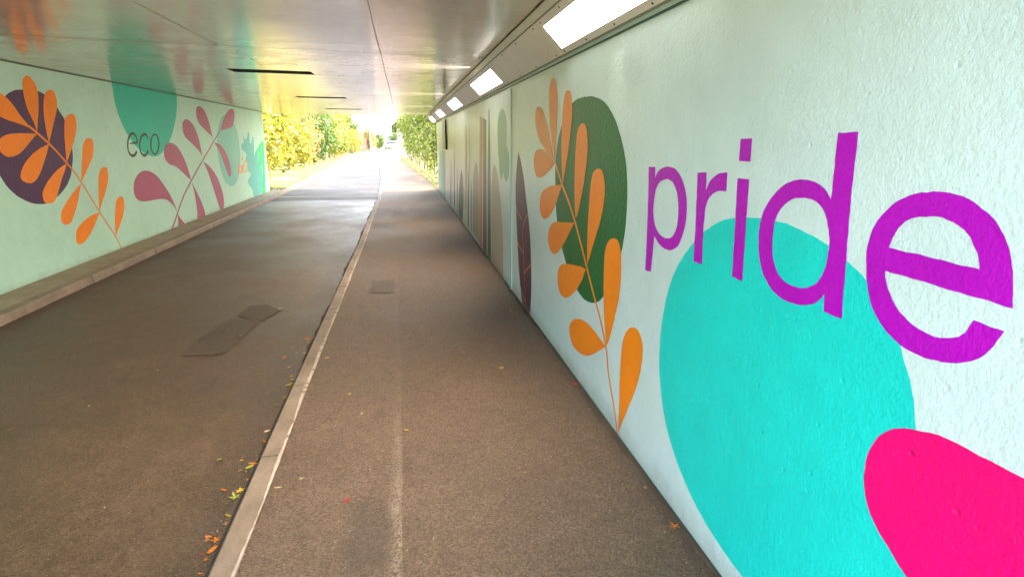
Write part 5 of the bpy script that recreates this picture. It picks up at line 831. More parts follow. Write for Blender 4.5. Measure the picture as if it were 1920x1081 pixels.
def decal(name, loops, side, k, mat, parent, label=None):
    """painted shape: a thin coat of paint lying k steps proud of the wall. loops = outer [+ hole], points (y, z)"""
    if label and 'letter' in name or name in ('painted_disc', 'painted_blob', 'painted_leaf', 'painted_spear'):   # hand-cut edge: tiny wobble
        rs_ = random.Random(int(loops[0][0][0]*997)); nl = []
        for l in loops:
            o2 = []; s_ = 0.0; a1, a2 = rs_.random()*6, rs_.random()*6
            for i, p in enumerate(l):
                q = l[(i+1) % len(l)]; dx, dy = q[0]-p[0], q[1]-p[1]; L = math.hypot(dx, dy)
                if L < 1e-5: continue
                m = max(1, int(L/0.012))
                for j in range(m):
                    u = s_+L*j/m; w = 0.0007*math.sin(u*95+a1)+0.0006*math.sin(u*41+a2)+rs_.uniform(-0.0005, 0.0005)
                    if j == 0: w *= 0.3
                    o2.append((p[0]+dx*j/m-dy/L*w, p[1]+dy*j/m+dx/L*w))
                s_ += L
            nl.append(o2)
        loops = nl
    X = AX - 0.0005*k if side == 'R' else BX + 0.0007*k
    bm = bmesh.new(); allp = [p for l in loops for p in l]
    idx = tessellate_polygon([[Vector((p[0], p[1], 0)) for p in l] for l in loops])
    v = [bm.verts.new((X, p[0], p[1])) for p in allp]
    for f in idx:
        if len(set(f)) == 3:
            try: bm.faces.new([v[i] for i in f])
            except ValueError: pass
    bm.normal_update()
    s = -1 if side == 'R' else 1
    for f in bm.faces:
        if f.normal.x*s < 0: f.normal_flip()
    o = obj(name, bm, mat, parent)
    if label: o['label'] = label
    return o
S = json.loads(SHAPES)
decal('painted_disc', [S['R_cyan']], 'R', 1, M['cyan'], WR, 'large bright cyan painted disc')
decal('painted_blob', [S['R_pink']], 'R', 2, M['pink'], WR, 'hot pink painted blob')
decal('painted_disc', [S['R_green']], 'R', 1, M['green'], WR, 'dark green painted disc')
st = decal('painted_sprig', [S['R_stem']], 'R', 2, M['orange'], WR, 'orange painted sprig over the green disc')
for l in S['R_leaves']: decal('painted_leaf', [l], 'R', 3, M['orange'], st)
sp = decal('painted_spear', [S['R_spear']], 'R', 1, M['plum'], WR, 'narrow plum painted spear-shaped leaf')
for i, l in enumerate(S['R_veins']): decal('painted_vein', [l], 'R', 2+0.3*i, M['orange'], sp)
for i, (n, l) in enumerate(S['R_bands']):  # the ochre bands put streaky tree reflections into the mural colour
    decal('painted_band', [l], 'R', 1+0.15*i, M[{'purple': 'bandplum', 'orange': 'bandorange', 'cyan': 'cyanpale'}.get(n, n)], WR, n.replace('darkgreen', 'dark green') + ' painted upright band')
for i, l in enumerate(S['R_trees']): decal('painted_tree', [l], 'R', 1+0.2*i, M['treegreen'], WR)
for n in 'pr': decal('painted_letter', S['R_'+n], 'R', 3, M['purple'], WR, 'purple letter '+n)
li = decal('painted_letter', S['R_i'], 'R', 3, M['purple'], WR, 'purple letter i'); decal('letter_dot', S['R_dot'], 'R', 3, M['purple'], li)
for n in 'de': decal('painted_letter', S['R_'+n], 'R', 3, M['purple'], WR, 'purple letter '+n)
decal('painted_disc', [S['L_purple']], 'L', 1, M['plum_l'], WL, 'dark plum painted disc')
st = decal('painted_sprig', [S['L_stemO']], 'L', 2, M['orange_l'], WL, 'orange painted sprig over the plum disc')
for l in S['L_leavesO']: decal('painted_leaf', [l], 'L', 3, M['orange_l'], st)
decal('painted_disc', [S['L_teal']], 'L', 1, M['teal_l'], WL, 'teal painted disc under the ceiling')
decal('painted_letter', [S['L_eco'][0]], 'L', 2, M['olive'], WL, 'dark olive letter e')
decal('painted_letter', [S['L_eco'][1]], 'L', 2, M['olive'], WL, 'dark olive letter c')
decal('painted_letter', S['L_eco_o'], 'L', 2, M['olive'], WL, 'dark olive letter o')
decal('painted_disc', [S['L_oval']], 'L', 1, M['teal_pale'], WL, 'pale teal painted oval')
st = decal('painted_sprig', [S['L_stemM']], 'L', 2, M['maroon'], WL, 'maroon painted sprig')
for l in S['L_leavesM']: decal('painted_leaf', [l], 'L', 3, M['maroon'], st)
lb = decal('painted_letter', [S['L_bio_b']], 'L', 4, M['orange_l'], WL, 'orange letter b'); decal('letter_bowl', S['L_bio_bb'], 'L', 4.4, M['orange_l'], lb)
li = decal('painted_letter', [S['L_bio_i']], 'L', 4, M['orange_l'], WL, 'orange letter i'); decal('letter_dot', [S['L_bio_dot']], 'L', 4, M['orange_l'], li)
decal('painted_letter', S['L_bio_o'], 'L', 4, M['orange_l'], WL, 'orange letter o')
decal('painted_hand', [S['L_hand']], 'L', 1, M['teal_bio'], WL, 'ragged teal painted shape')
decal('painted_bird', [S['L_bird']], 'L', 2, M['bird'], WL, 'bright green painted bird shape')
bm = bmesh.new(); prev = None    # trowel ridge showing through the cyan paint
for i in range(31):
    y = 2.12-0.77*i/30; z = interp([(1.27, 1.163), (1.30, 1.161), (1.55, 1.142), (1.98, 1.121), (2.35, 1.088)], y); w = 0.0012+0.0004*math.sin(i)
    cur = (bm.verts.new((AX-0.0007, y, z-w*2)), bm.verts.new((AX-0.0013, y, z)), bm.verts.new((AX-0.0007, y, z+w)))
    if prev:
        for q in (0, 1): bm.faces.new([prev[q], cur[q], cur[q+1], prev[q+1]])
    prev = cur
obj('plaster_ridge', bm, M['cyan'], WR)
# wall joint, base line, dark strip painting in the shadow gap under the lamp casing
bm = bmesh.new(); box(bm, AX-0.006, AX+0.01, 6.02, 6.085, 0.001, 2.10); obj('joint_cover', bm, M['joint'], WR)
bm = bmesh.new(); box(bm, AX-0.0035, AX+0.01, 6.086, 6.10, 0.001, 2.10); obj('joint_gap', bm, M['joint_dark'], WR)
bm = bmesh.new(); box(bm, AX-0.006, AX+0.01, 16.6, 16.66, 0.001, 2.10); obj('joint_cover', bm, M['joint'], WR)
bm = bmesh.new(); box(bm, AX-0.004, AX+0.01, NEAR+0.01, END_R-0.01, 0.0005, 0.010); obj('base_line', bm, M['base_line'], WR)
bm = bmesh.new(); box(bm, AX-0.005, AX+0.01, NEAR+0.01, END_R-0.01, 2.118, 2.128); obj('wall_top_line', bm, M['gap_shade'], WR)
bm = bmesh.new(); box(bm, BX-0.01, BX+0.006, NEAR+0.01, END_L-0.01, HC-0.012, HC-0.0045); obj('wall_top_line', bm, M['seam'], WL)

# ---- ceiling: glossy boards, slotted, skewed like the deck above
SK = 0.17
def ce(x, y): return y + SK*(x)     # skewed y
c_near, c_far = NEAR+0.1, 21.1
CE = empty('tunnel_ceiling', (0, 0, 0)); tag(CE, 'glossy pinkish grey soffit with crosswise seams, reflecting the murals', 'ceiling')
outer = [(BX-0.45, ce(BX-0.45, c_near)), (0.885, ce(0.885, c_near)), (0.885, ce(0.885, c_far)), (BX-0.45, ce(BX-0.45, c_far))]
slots = []
for ym in (8.31, 12.90, 17.50):
    slots.append([(-2.03, ce(-2.03, ym-0.19)), (-1.08, ce(-1.08, ym-0.19)), (-1.08, ce(-1.08, ym+0.19)), (-2.03, ce(-2.03, ym+0.19))])
seam_y = [6.20, 8.90, 11.95, 14.9, 17.9, 3.4]
bm = bmesh.new(); loops = [outer] + slots
idx = tessellate_polygon([[Vector((p[0], p[1], 0)) for p in l] for l in loops])
v = [bm.verts.new((p[0], p[1], HC)) for l in loops for p in l]
for f in idx: bm.faces.new([v[i] for i in f])
bm.normal_update()
for f in bm.faces:
    if f.normal.z > 0: f.normal_flip()
obj('soffit_board', bm, M['soffit'], CE)
for s in slots:
    bm = bmesh.new()
    lo = [bm.verts.new((p[0], p[1], HC)) for p in s]; hi = [bm.verts.new((p[0], p[1], HC+0.10)) for p in s]
    for i in range(4): bm.faces.new([lo[i], lo[(i+1) % 4], hi[(i+1) % 4], hi[i]])
    bm.faces.new(hi)
    obj('drain_slot', bm, M['dark'], CE)
for yy in seam_y:
    bm = bmesh.new(); n = 14; prev = None
    for i in range(n+1):
        x = BX + 0.01 + (0.88-BX-0.02)*i/n; w = 0.004+0.002*random.random(); y = ce(x, yy)
        cur = (bm.verts.new((x, y-w, HC-0.0018)), bm.verts.new((x, y+w, HC-0.0018)))
        if prev: bm.faces.new([prev[0], cur[0], cur[1], prev[1]])
        prev = cur
    obj('board_seam', bm, M['seam'], CE)
for x0, ya, yb, w, mt in ((-1.585, 2.95, 5.9, 0.004, 'scratch'), (-1.52, 6.25, 7.3, 0.003, 'scratch'), (-0.17, 2.9, 14.9, 0.003, 'seam')):
    bm = bmesh.new(); prev = None; n = 20
    for i in range(n+1):
        y = ya+(yb-ya)*i/n; x = x0+0.003*math.sin(i*1.3); ww = w*random.uniform(0.5, 1.2)
        cur = (bm.verts.new((x-ww, y, HC-0.003)), bm.verts.new((x+ww, y, HC-0.003)))
        if prev: bm.faces.new([prev[0], cur[0], cur[1], prev[1]])
        prev = cur
    obj('board_joint', bm, M[mt], CE)
# ---- concrete bridge deck over everything
bm = bmesh.new()
def skbox(bm, x0, x1, y0, y1, z0, z1):
    v = box(bm, x0, x1, y0, y1, z0, z1)
    for q in v: q.co.y = ce(q.co.x, q.co.y)
skbox(bm, BX-0.5, AX+0.52, c_near-0.01, c_far+0.02, HC+0.12, HC+0.75)
DK = tag(obj('bridge_deck', bm, M['deck']), 'concrete bridge deck carried over the painted underpass', 'bridge')
bm = bmesh.new(); skbox(bm, BX-8, AX+8, c_near-0.16, c_near-0.012, HC+0.002, HC+1.5); obj('parapet', bm, M['deck'], DK)
bm = bmesh.new(); skbox(bm, BX-0.5, AX+0.5, c_far+0.025, c_far+0.16, HC+0.002, HC+1.5); obj('parapet', bm, M['deck'], DK)

# ---- lamp casing along the top of the right wall
P2 = Vector((0.894, 2.343)); P1 = Vector((1.087, 2.150)); CY0, CY1 = NEAR-0.15, 21.2
SL = (P1-P2); SLn = SL.normalized(); NRM = Vector((-SLn.y*-1, 0))  # replaced below
nx, nz = -abs(SLn.y), -abs(SLn.x)                                  # slope normal pointing into the tunnel
def on_slope(f, lift=0.0):
    p = P2 + SL*f; return (p.x+nx*lift, p.y+nz*lift)
CS = empty('lamp_casing', (0, 0, 0)); tag(CS, 'long grey screwed metal casing along the top of the right wall', 'light casing')
def prism(bm, prof, y0, y1, mi=0):
    a = [bm.verts.new((x, y0, z)) for x, z in prof]; b = [bm.verts.new((x, y1, z)) for x, z in prof]; n = len(prof)
    for i in range(n): bm.faces.new([a[i], a[(i+1) % n], b[(i+1) % n], b[i]]).material_index = mi
    bm.faces.new(a[::-1]).material_index = mi; bm.faces.new(b).material_index = mi
bm = bmesh.new(); prism(bm, [(0.887, HC+0.05), (P2.x, P2.y), (P1.x, P1.y), (AX-0.001, 2.150), (AX-0.001, HC+0.05)], CY0, CY1)
bmesh.ops.recalc_face_normals(bm, faces=bm.faces); obj('casing_body', bm, M['casing_trim'], CS)
def slope_plate(y0, y1, f0, f1, lift0, lift1, bm=None, mi=0):
    bm = bm or bmesh.new(); a, b = on_slope(f0, lift0), on_slope(f1, lift0); c, d = on_slope(f1, lift1), on_slope(f0, lift1)
    prism(bm, [a, b, c, d], y0, y1, mi); return bm
def screws(bm, y0, y1, n, f, mi=1):
    for i in range(n):
        y = y0 + (y1-y0)*i/(n-1)
        for q in f:
            x, z = on_slope(q, 0.0035)
            Mx = Matrix.Translation((x, y, z)) @ Matrix.Rotation(math.radians(45), 4, 'Y')
            r = bmesh.ops.create_cone(bm, cap_ends=True, segments=8, radius1=0.0065, radius2=0.005, depth=0.004, matrix=Mx)
            for vv in r['verts']:
                for ff in vv.link_faces: ff.material_index = mi
PER = 4.17
first = None; first_lamp = None
for k in range(0, 5):
    y0 = 1.965 + PER*k; y1 = y0 + 2.03
    if k == 4: y1 = 20.6
    dy0, dy1 = y0+0.10, y1-0.07
    # lamp panel (frame with opening) + diffuser
    L = empty('tunnel_light', (0, y0, 0))
    L['category'] = 'light'; L['group'] = 'lights in the wall casing'
    bm = bmesh.new()
    for a, b, f0, f1 in ((0, y1-y0-0.004, 0.012, 0.17), (0, y1-y0-0.004, 0.86, 0.988), (0, dy0-y0, 0.17, 0.86), (dy1-y0, y1-y0-0.004, 0.17, 0.86)):
        slope_plate(a, b, f0, f1, 0.0005, 0.003, bm)
    bmesh.ops.recalc_face_normals(bm, faces=bm.faces); screws(bm, 0.09, y1-y0-0.09, 5, (0.075, 0.935))
    obj('light_frame', bm, [M['casing'], M['screw']], L)
    bm = bmesh.new()
    for a, b, f0, f1 in ((dy0-y0, dy1-y0, 0.17, 0.182), (dy0-y0, dy1-y0, 0.848, 0.86), (dy0-y0, dy0-y0+0.008, 0.182, 0.848), (dy1-y0-0.008, dy1-y0, 0.182, 0.848)):
        slope_plate(a, b, f0, f1, 0.0005, 0.0045, bm)
    bmesh.ops.recalc_face_normals(bm, faces=bm.faces); obj('light_rim', bm, M['rim'], L)
    bm = slope_plate(dy0-y0+0.009, dy1-y0-0.009, 0.183, 0.847, 0.0005, 0.002); bmesh.ops.recalc_face_normals(bm, faces=bm.faces)
    obj('diffuser', bm, M['lamp'], L)
    ld = bpy.data.lights.new('luminaire', 'AREA'); ld.shape = 'RECTANGLE'; ld.size = 0.15; ld.size_y = dy1-dy0-0.1; ld.energy = LAMP_WATTS*(dy1-dy0)/1.86; ld.color = (1.0, 0.88, 0.74); ld.spread = math.radians(124)
    lo = bpy.data.objects.new('luminaire', ld); COL.objects.link(lo); lo.parent = L
    lx, lz = on_slope(0.51, 0.03); lo.location = (lx, (dy0+dy1)/2-y0, lz)      # the fitting's own light, thrown across the tunnel
    lo.rotation_euler = Vector((0.80, 0, 0.60)).to_track_quat('Z', 'Y').to_euler()
    L['label'] = {-1: 'bright white wall-casing light behind the viewpoint, above the pink blob', 0: 'nearest and largest white light in the casing, above the word pride',
                  1: 'second white light in the casing, just before the wall joint', 2: 'third white light in the casing, above the striped bands',
                  3: 'fourth white light in the casing, near the far end of the wall', 4: 'farthest small white light, where the casing sticks out past the wall'}[k]
    # blank cover panels up to the next lamp
    if k < 4:
        ya, yb = y1+0.002, y0+PER-0.002
        bm = slope_plate(ya, yb, 0.012, 0.988, 0.0005, 0.003); bmesh.ops.recalc_face_normals(bm, faces=bm.faces)
        screws(bm, ya+0.12, yb-0.12, 4, (0.075, 0.935)); obj('cover_panel', bm, [M['casing'], M['screw']], CS)
    for ya, yb in ((y0+0.002, y1-0.002), (y1+0.002, y0+PER-0.002)):
        if ya < CY1-0.3:
            bm = bmesh.new(); box(bm, 0.8835, 0.8865, ya, min(yb, CY1), P2.y+0.002, HC-0.010); obj('fascia_panel', bm, M['casing'], CS)
bm = bmesh.new(); prev = None   # ragged dark sealant gap between casing and ceiling
y = NEAR
while y < 21:
    w = random.uniform(0.003, 0.011); cur = (bm.verts.new((0.8845-w, y, HC-0.0045)), bm.verts.new((0.884, y, HC-0.0045)))
    if prev: bm.faces.new([prev[0], prev[1], cur[1], cur[0]])
    prev = cur; y += 0.06
obj('sealant', bm, M['seam'], CS)
bm = bmesh.new(); o4 = 0.006   # dark strap round the casing at the end of the wall
prism(bm, [(0.88-o4, HC-0.012), (0.888-o4, 2.34-o4), (1.083-o4, 2.145-o4), (1.10, 2.140-o4), (1.10, 2.149), (1.087, 2.150), (0.8945, 2.343), (0.887, HC-0.012)], 18.35, 18.55)
bmesh.ops.recalc_face_normals(bm, faces=bm.faces); obj('casing_strap', bm, M['screw'], CS)
# tall narrow cable cover on the wall near the far end
cc = empty('cable_cover', (AX, 15.2, 0)); tag(cc, 'tall narrow grey cable cover fixed high on the right wall near the exit', 'cable cover')
bm = bmesh.new(); box(bm, -0.045, -0.0065, -0.2, 0.65, 1.36, 2.10); bmesh.ops.bevel(bm, geom=bm.edges[:], offset=0.004, segments=1, affect='EDGES'); obj('cover_box', bm, plain('cover_box_paint', (0.34, 0.30, 0.14), 0.4), cc)
bm = bmesh.new(); box(bm, -0.041, -0.010, -0.206, -0.2015, 1.37, 2.09); obj('end_plate', bm, M['screw'], cc)

# ---- old access cover set in the road, with its dark repair patch
AC = empty('access_cover', (-1.4, 5.0, ROAD_Z)); tag(AC, 'worn rectangular access cover with pale chipped edge set in the left roadway', 'access cover')
def local_flat(name, pts, z, mat, par):
    o = flat(name, [(p[0]-par.location.x, p[1]-par.location.y) for p in pts], z, mat, None); o.parent = par; return o
pit = S['pit']; cx = sum(p[0] for p in pit)/len(pit); cy = sum(p[1] for p in pit)/len(pit)
dense = []
for i, p in enumerate(pit):
    q = pit[(i+1) % len(pit)]
    for k in range(8): dense.append((p[0]+(q[0]-p[0])*k/8, p[1]+(q[1]-p[1])*k/8))
inner = []
for p in dense:
    dx, dy = cx-p[0], cy-p[1]; d = math.hypot(dx, dy); w = random.uniform(0.018, 0.045)
    inner.append((p[0]+dx/d*w, p[1]+dy/d*w))
local_flat('cover_infill', inner, 0.0035, M['cover'], AC)
bm = bmesh.new(); n = len(dense)
for i in range(n):
    a, b, c, d = dense[i], dense[(i+1) % n], inner[(i+1) % n], inner[i]
    if random.random() < 0.75: quad(bm, [(q[0]-AC.location.x, q[1]-AC.location.y, 0.006) for q in (a, b, c, d)])
bm.normal_update()
for f in bm.faces:
    if f.normal.z < 0: f.normal_flip()
obj('cover_edge', bm, concrete('cover_edge_concrete', (0.075, 0.050, 0.032), (0.135, 0.095, 0.062)), AC)
flat('road_patch', S['pit2'], ROAD_Z+0.0045, M['patch'])
flat('road_patch', rough_poly(-3.45, -3.1, 3.4, 3.75, 0.04), ROAD_Z+0.0045, M['patch'])

# ================================================================== FALLEN LEAVES AND LITTER
def autumn(name, col):
    t = NT(name); n = t.noise(90, 4, 0.6)
    t.set(color=t.mix(t.rng(n, 0.35, 0.65), tuple(x*0.6 for x in col), col), rough=0.5); return t.m
LC = {'orange': autumn('leaf_orange', (0.52, 0.16, 0.015)), 'yellow': autumn('leaf_yellow', (0.68, 0.40, 0.02)), 'brown': autumn('leaf_brown', (0.34, 0.16, 0.06)),
      'red': autumn('leaf_red', (0.34, 0.055, 0.03)), 'green': autumn('leaf_green_yellow', (0.32, 0.31, 0.045)), 'tan': autumn('leaf_tan', (0.55, 0.38, 0.20))}
def leaf_mesh(kind, seed):
    rs = random.Random(seed); bm = bmesh.new(); pts = []
    if kind == 'lobed':
        for i in range(20):
            a = 2*math.pi*i/20; r = 0.5*(0.62+0.38*math.cos(5*a)*(1 if i % 2 == 0 else 0.8)) * (1.15 if abs(a-math.pi/2) < 0.6 else 0.9)*rs.uniform(0.85, 1.1)
            pts.append((r*math.cos(a+math.pi/2), r*math.sin(a+math.pi/2)))
    else:
        for i in range(14):
            a = 2*math.pi*i/14; w = 0.24 if kind == 'oval' else 0.16
            pts.append((w*math.sin(a)*rs.uniform(0.9, 1.1), 0.5*math.cos(a)))
    curl = rs.uniform(0.15, 0.5)
    def z(x, y): return 0.05+curl*(x*x)*1.2+0.25*curl*y*y + rs.uniform(-0.015, 0.015)
    c = bm.verts.new((0, 0, 0.02)); v = [bm.verts.new((x, y, z(x, y))) for x, y in pts]
    m = [bm.verts.new((x*0.5, y*0.5, z(x*0.5, y*0.5)*0.8)) for x, y in pts]; n = len(pts)
    for i in range(n):
        bm.faces.new([c, m[i], m[(i+1) % n]]); bm.faces.new([m[i], v[i], v[(i+1) % n], m[(i+1) % n]])
    tube(bm, [(0, -0.35, 0.03), (0.02, -0.6, 0.06), (0.05, -0.8, 0.03)], 0.012, 0.008, 4)
    me = bpy.data.meshes.new('fallen_leaf'); bm.to_mesh(me); bm.free()
    for p in me.polygons: p.use_smooth = True
    return me
LM = {}
for c in LC:
    for kd in ('lobed', 'oval', 'slim'):
        for s in range(2):
            me = leaf_mesh(kd, s*7+len(LM)); me.materials.append(LC[c]); LM[c, kd, s] = me
R_, U_, F_ = _r, _u, _f
def ground_at(px, py, z):
    d = R_*((px-960)/1080) + U_*(-(py-540.5)/1080) + F_
    t = (z-CAM_H)/d.z; return d.x*t, d.y*t
# the places where single leaves lie on the photographed ground (read off once, given in metres by ground_at)
BIG = [(577, 636, 'orange', 'lobed', 0.085, 'large orange leaf against the roadside face of the centre kerb, beside the access cover'),
 (441, 932, 'green', 'lobed', 0.07, 'large green and yellow leaf in the gutter left of the centre kerb'),
 (449, 921, 'yellow', 'lobed', 0.05, 'yellow leaf lying over the large green leaf in the kerb gutter'),
 (405, 1012, 'orange', 'lobed', 0.055, 'curled orange leaf in the gutter just above the nearest oval leaf'),
 (399, 1031, 'orange', 'oval', 0.06, 'orange brown oval leaf in the gutter, the nearest to the viewer'),
 (432, 966, 'yellow', 'lobed', 0.05, 'golden yellow leaf in the gutter below the large green leaf'),
 (468, 876, 'green', 'oval', 0.06, 'green oval leaf pressed against the kerb, above the large green leaf'),
 (475, 869, 'orange', 'slim', 0.06, 'slim orange leaf leaning on the kerb beside a green leaf'),
 (650, 938, 'red', 'lobed', 0.055, 'dull red leaf on the footpath at the top of the dark stain'),
 (762, 806, 'yellow', 'oval', 0.032, 'small bright yellow leaf alone on the footpath right of the seam'),
 (613, 671, 'yellow', 'oval', 0.045, 'bright yellow leaf on the footpath just right of the centre kerb'),
 (1265, 987, 'orange', 'lobed', 0.06, 'orange leaf on the footpath close to the base of the right wall'),
 (1077, 720, 'red', 'lobed', 0.09, 'reddish brown crumpled leaf at the foot of the right wall under the orange sprig'),
 (940, 690, 'yellow', 'lobed', 0.05, 'yellow leaf in the middle of the right half of the footpath'),
 (543, 721, 'green', 'oval', 0.07, 'pale green leaf in the gutter below the large orange leaf'),
 (412, 861, 'green', 'lobed', 0.05, 'small yellow green lobed leaf on the road away from the kerb'),
 (566, 897, 'tan', 'lobed', 0.04, 'small tan lobed leaf on the footpath between kerb and stain'),
 (521, 914, 'tan', 'slim', 0.045, 'thin tan leaf on the footpath close to the kerb'),
 (526, 579, 'tan', 'oval', 0.07, 'tan leaf on the road just beyond the access cover'),
 (511, 642, 'orange', 'lobed', 0.055, 'orange and pale leaf on the road right of the access cover'),
 (534, 670, 'orange', 'oval', 0.055, 'rusty orange leaf on the road between access cover and kerb')]
def put_leaf(px, py, col, kd, size, label, group='fallen autumn leaves', wx=None):
    if wx: x, y, z = wx
    else:
        x, y = ground_at(px, py, 0.0); k = interp(CK, y)
        z = 0.001
        if x < k:
            x, y = ground_at(px, py, ROAD_Z); z = ROAD_Z+0.001
            x = min(x, interp(CK, y)-size*0.35)
        elif x < k+KW: z = 0.006
        x = min(x, AX-size*0.5)
    o = bpy.data.objects.new('fallen_leaf', LM[col, kd, random.randint(0, 1)])
    o.location = (x, y, z); o.scale = (size, size, size); o.rotation_euler = (random.uniform(-.12, .12), random.uniform(-.12, .12), random.uniform(0, 6.28))
    COL.objects.link(o); tag(o, label, 'leaf', group); return o
for px, py, c, kd, s, lb in BIG: put_leaf(px, py, c, kd, s*0.9, lb)
SHN = {'lobed': 'ragged', 'oval': 'oval', 'slim': 'narrow'}
def where(y): return 'close to the viewer' if y < 3.0 else 'by the word pride' if y < 4.2 else 'by the access cover' if y < 6.2 else 'halfway down the tunnel' if y < 9.5 else 'towards the far exit'
CN = {'orange': 'orange', 'yellow': 'yellow', 'brown': 'brown', 'red': 'dark red', 'green': 'yellow green', 'tan': 'tan'}
for i in range(64):    # leaves gathered along the gutter
    y = random.choice([random.uniform(2.0, 3.2), random.uniform(4.5, 7.2), random.uniform(7, 13), random.uniform(3, 5)])
    c = random.choice(['orange', 'yellow', 'brown', 'red', 'tan', 'orange', 'brown']); s = random.uniform(0.02, 0.05)
    s *= 0.85; x = interp(CK, y) - 0.015 - abs(random.gauss(0, 0.06)) - s*0.4
    kd = random.choice(['lobed', 'lobed', 'oval', 'slim']); put_leaf(0, 0, c, kd, s, 'small %s %s leaf in the kerb gutter %s' % (SHN[kd], CN[c], where(y)), 'small leaves in the kerb gutter', (x, y, ROAD_Z+0.001))
for i in range(44):    # strewn over the footpath and the wall foot
    y = random.uniform(1.6, 13); c = random.choice(['orange', 'yellow', 'brown', 'tan', 'tan'])
    x = random.uniform(-0.6, 1.05) if random.random() < 0.45 else AX-0.03-abs(random.gauss(0, 0.10)); s = random.uniform(0.012, 0.03)
    kd = random.choice(['lobed', 'oval', 'slim']); put_leaf(0, 0, c, kd, s, 'tiny %s %s leaf scrap %s, %s' % (SHN[kd], CN[c], 'at the foot of the right wall' if x > AX-0.25 else 'out on the footpath', where(y)), 'leaf scraps on the footpath', (x, y, 0.001))
for i in range(30):
    y = random.uniform(2.2, 14); c = random.choice(['orange', 'yellow', 'brown', 'tan']); s = random.uniform(0.015, 0.04)
    kd = random.choice(['lobed', 'oval', 'slim']); put_leaf(0, 0, c, kd, s, 'tiny %s %s leaf scrap on the roadway, %s' % (SHN[kd], CN[c], where(y)), 'leaf scraps on the road', (random.uniform(-3.4, -1.0), y, ROAD_Z+0.001))
# dirt washed into the foot of the right wall and into the gutter: ragged low silt
def silt(name, fx_, side, y0, y1, w0, z, sd):
    rs_ = random.Random(sd); bm = bmesh.new(); prev = None; y = y0; a1 = rs_.random()*9
    while y < y1:
        w = w0*(0.55+0.30*math.sin(y*2.3+a1)+0.20*math.sin(y*6.1+2*a1)+0.12*math.sin(y*17+a1))+rs_.uniform(0, w0*0.25); w = max(w, 0.004)
        x = fx_(y); cur = (bm.verts.new((x, y, z+0.006)), bm.verts.new((x+side*w*0.55, y, z+0.0045)), bm.verts.new((x+side*w, y, z+0.001)))
        if prev:
            for q in (0, 1): bm.faces.new([prev[q], prev[q+1], cur[q+1], cur[q]])
        prev = cur; y += 0.03
    bm.normal_update()
    for f in bm.faces:
        if f.normal.z < 0: f.normal_flip()
    tag(obj(name, bm, concrete('silt_'+str(sd), (0.030, 0.020, 0.012), (0.085, 0.058, 0.036), 0.9)), 'dark silt and dirt gathered ' + ('along the foot of the right wall' if side < 0 and sd == 1 else 'in the gutter of the road'), 'silt', kind='stuff')
silt('wall_foot_silt', lambda y: AX-0.001, -1, 0.4, 18.8, 0.035, 0.0, 1)
silt('gutter_silt', lambda y: interp(CK, y)-0.001, -1, 0.4, 18.0, 0.045, ROAD_Z, 2)
# grit: crumbs no one could count
bm = bmesh.new()
for i in range(1500):
    y = random.uniform(1.3, 15)
    if random.random() < 0.45: x = AX-0.012-abs(random.gauss(0, 0.09)); z = 0.0
    elif random.random() < 0.6: x = interp(CK, y)-0.012-abs(random.gauss(0, 0.07)); z = ROAD_Z
    elif random.random() < 0.5: x = random.uniform(-0.65, 1.05); z = 0.0
    else: x = random.uniform(-3.6, -1); z = ROAD_Z
    s = random.uniform(0.0015, 0.005); a = random.uniform(0, 3)
    p = [(math.cos(a+q)*s*random.uniform(.5, 1.2), math.sin(a+q)*s*random.uniform(.5, 1.2)) for q in (0, 2.1, 4.2)]
    b = [bm.verts.new((x+u, y+w, z+0.0005)) for u, w in p]; top = bm.verts.new((x, y, z+s*0.9))
    mi = random.choice([0, 0, 1])
    for q in range(3): bm.faces.new([b[q], b[(q+1) % 3], top]).material_index = mi
tag(obj('grit', bm, [LC['brown'], M['mortar']]), 'scattered grit and crumbs along the kerb gutter and wall foot', 'grit', kind='stuff')

# ================================================================== PLANTING OUTSIDE
def crown_mesh(name, ell, n, size, mats, seed, zmin=0.15):
    """n leaf faces spread in clumps through a set of ellipsoids (cx, cy, cz, rx, ry, rz)"""
    rs = random.Random(seed); bm = bmesh.new(); clumps = []
    vol = [e[3]*e[4]*e[5] for e in ell]
    for i in range(int(n/26)):
        e = rs.choices(ell, vol)[0]
        u = Vector((rs.gauss(0, 1), rs.gauss(0, 1), rs.gauss(0, 1))).normalized()*(rs.random()**0.28)
        clumps.append((Vector((e[0]+u.x*e[3], e[1]+u.y*e[4], e[2]+u.z*e[5])), rs.uniform(0.10, 0.34), u))
    for i in range(n):
        c, r, u = rs.choice(clumps)
        p = c + Vector((rs.gauss(0, r), rs.gauss(0, r), rs.gauss(0, r*0.8)))
        if p.z < zmin: p.z = zmin + rs.random()*0.3
        d = (u + Vector((rs.gauss(0, .7), rs.gauss(0, .7), rs.gauss(0.2, .7)))).normalized()
        a = d.cross(Vector((rs.gauss(0, 1), rs.gauss(0, 1), rs.gauss(0, 1)))).normalized(); b = d.cross(a)
        s = size*rs.uniform(0.55, 1.3)
        bm.faces.new([bm.verts.new(p+q) for q in (a*s, b*s*0.55, -a*s, -b*s*0.55)])
    me = bpy.data.meshes.new(name); bm.to_mesh(me); bm.free(); me.materials.append(mats); return me
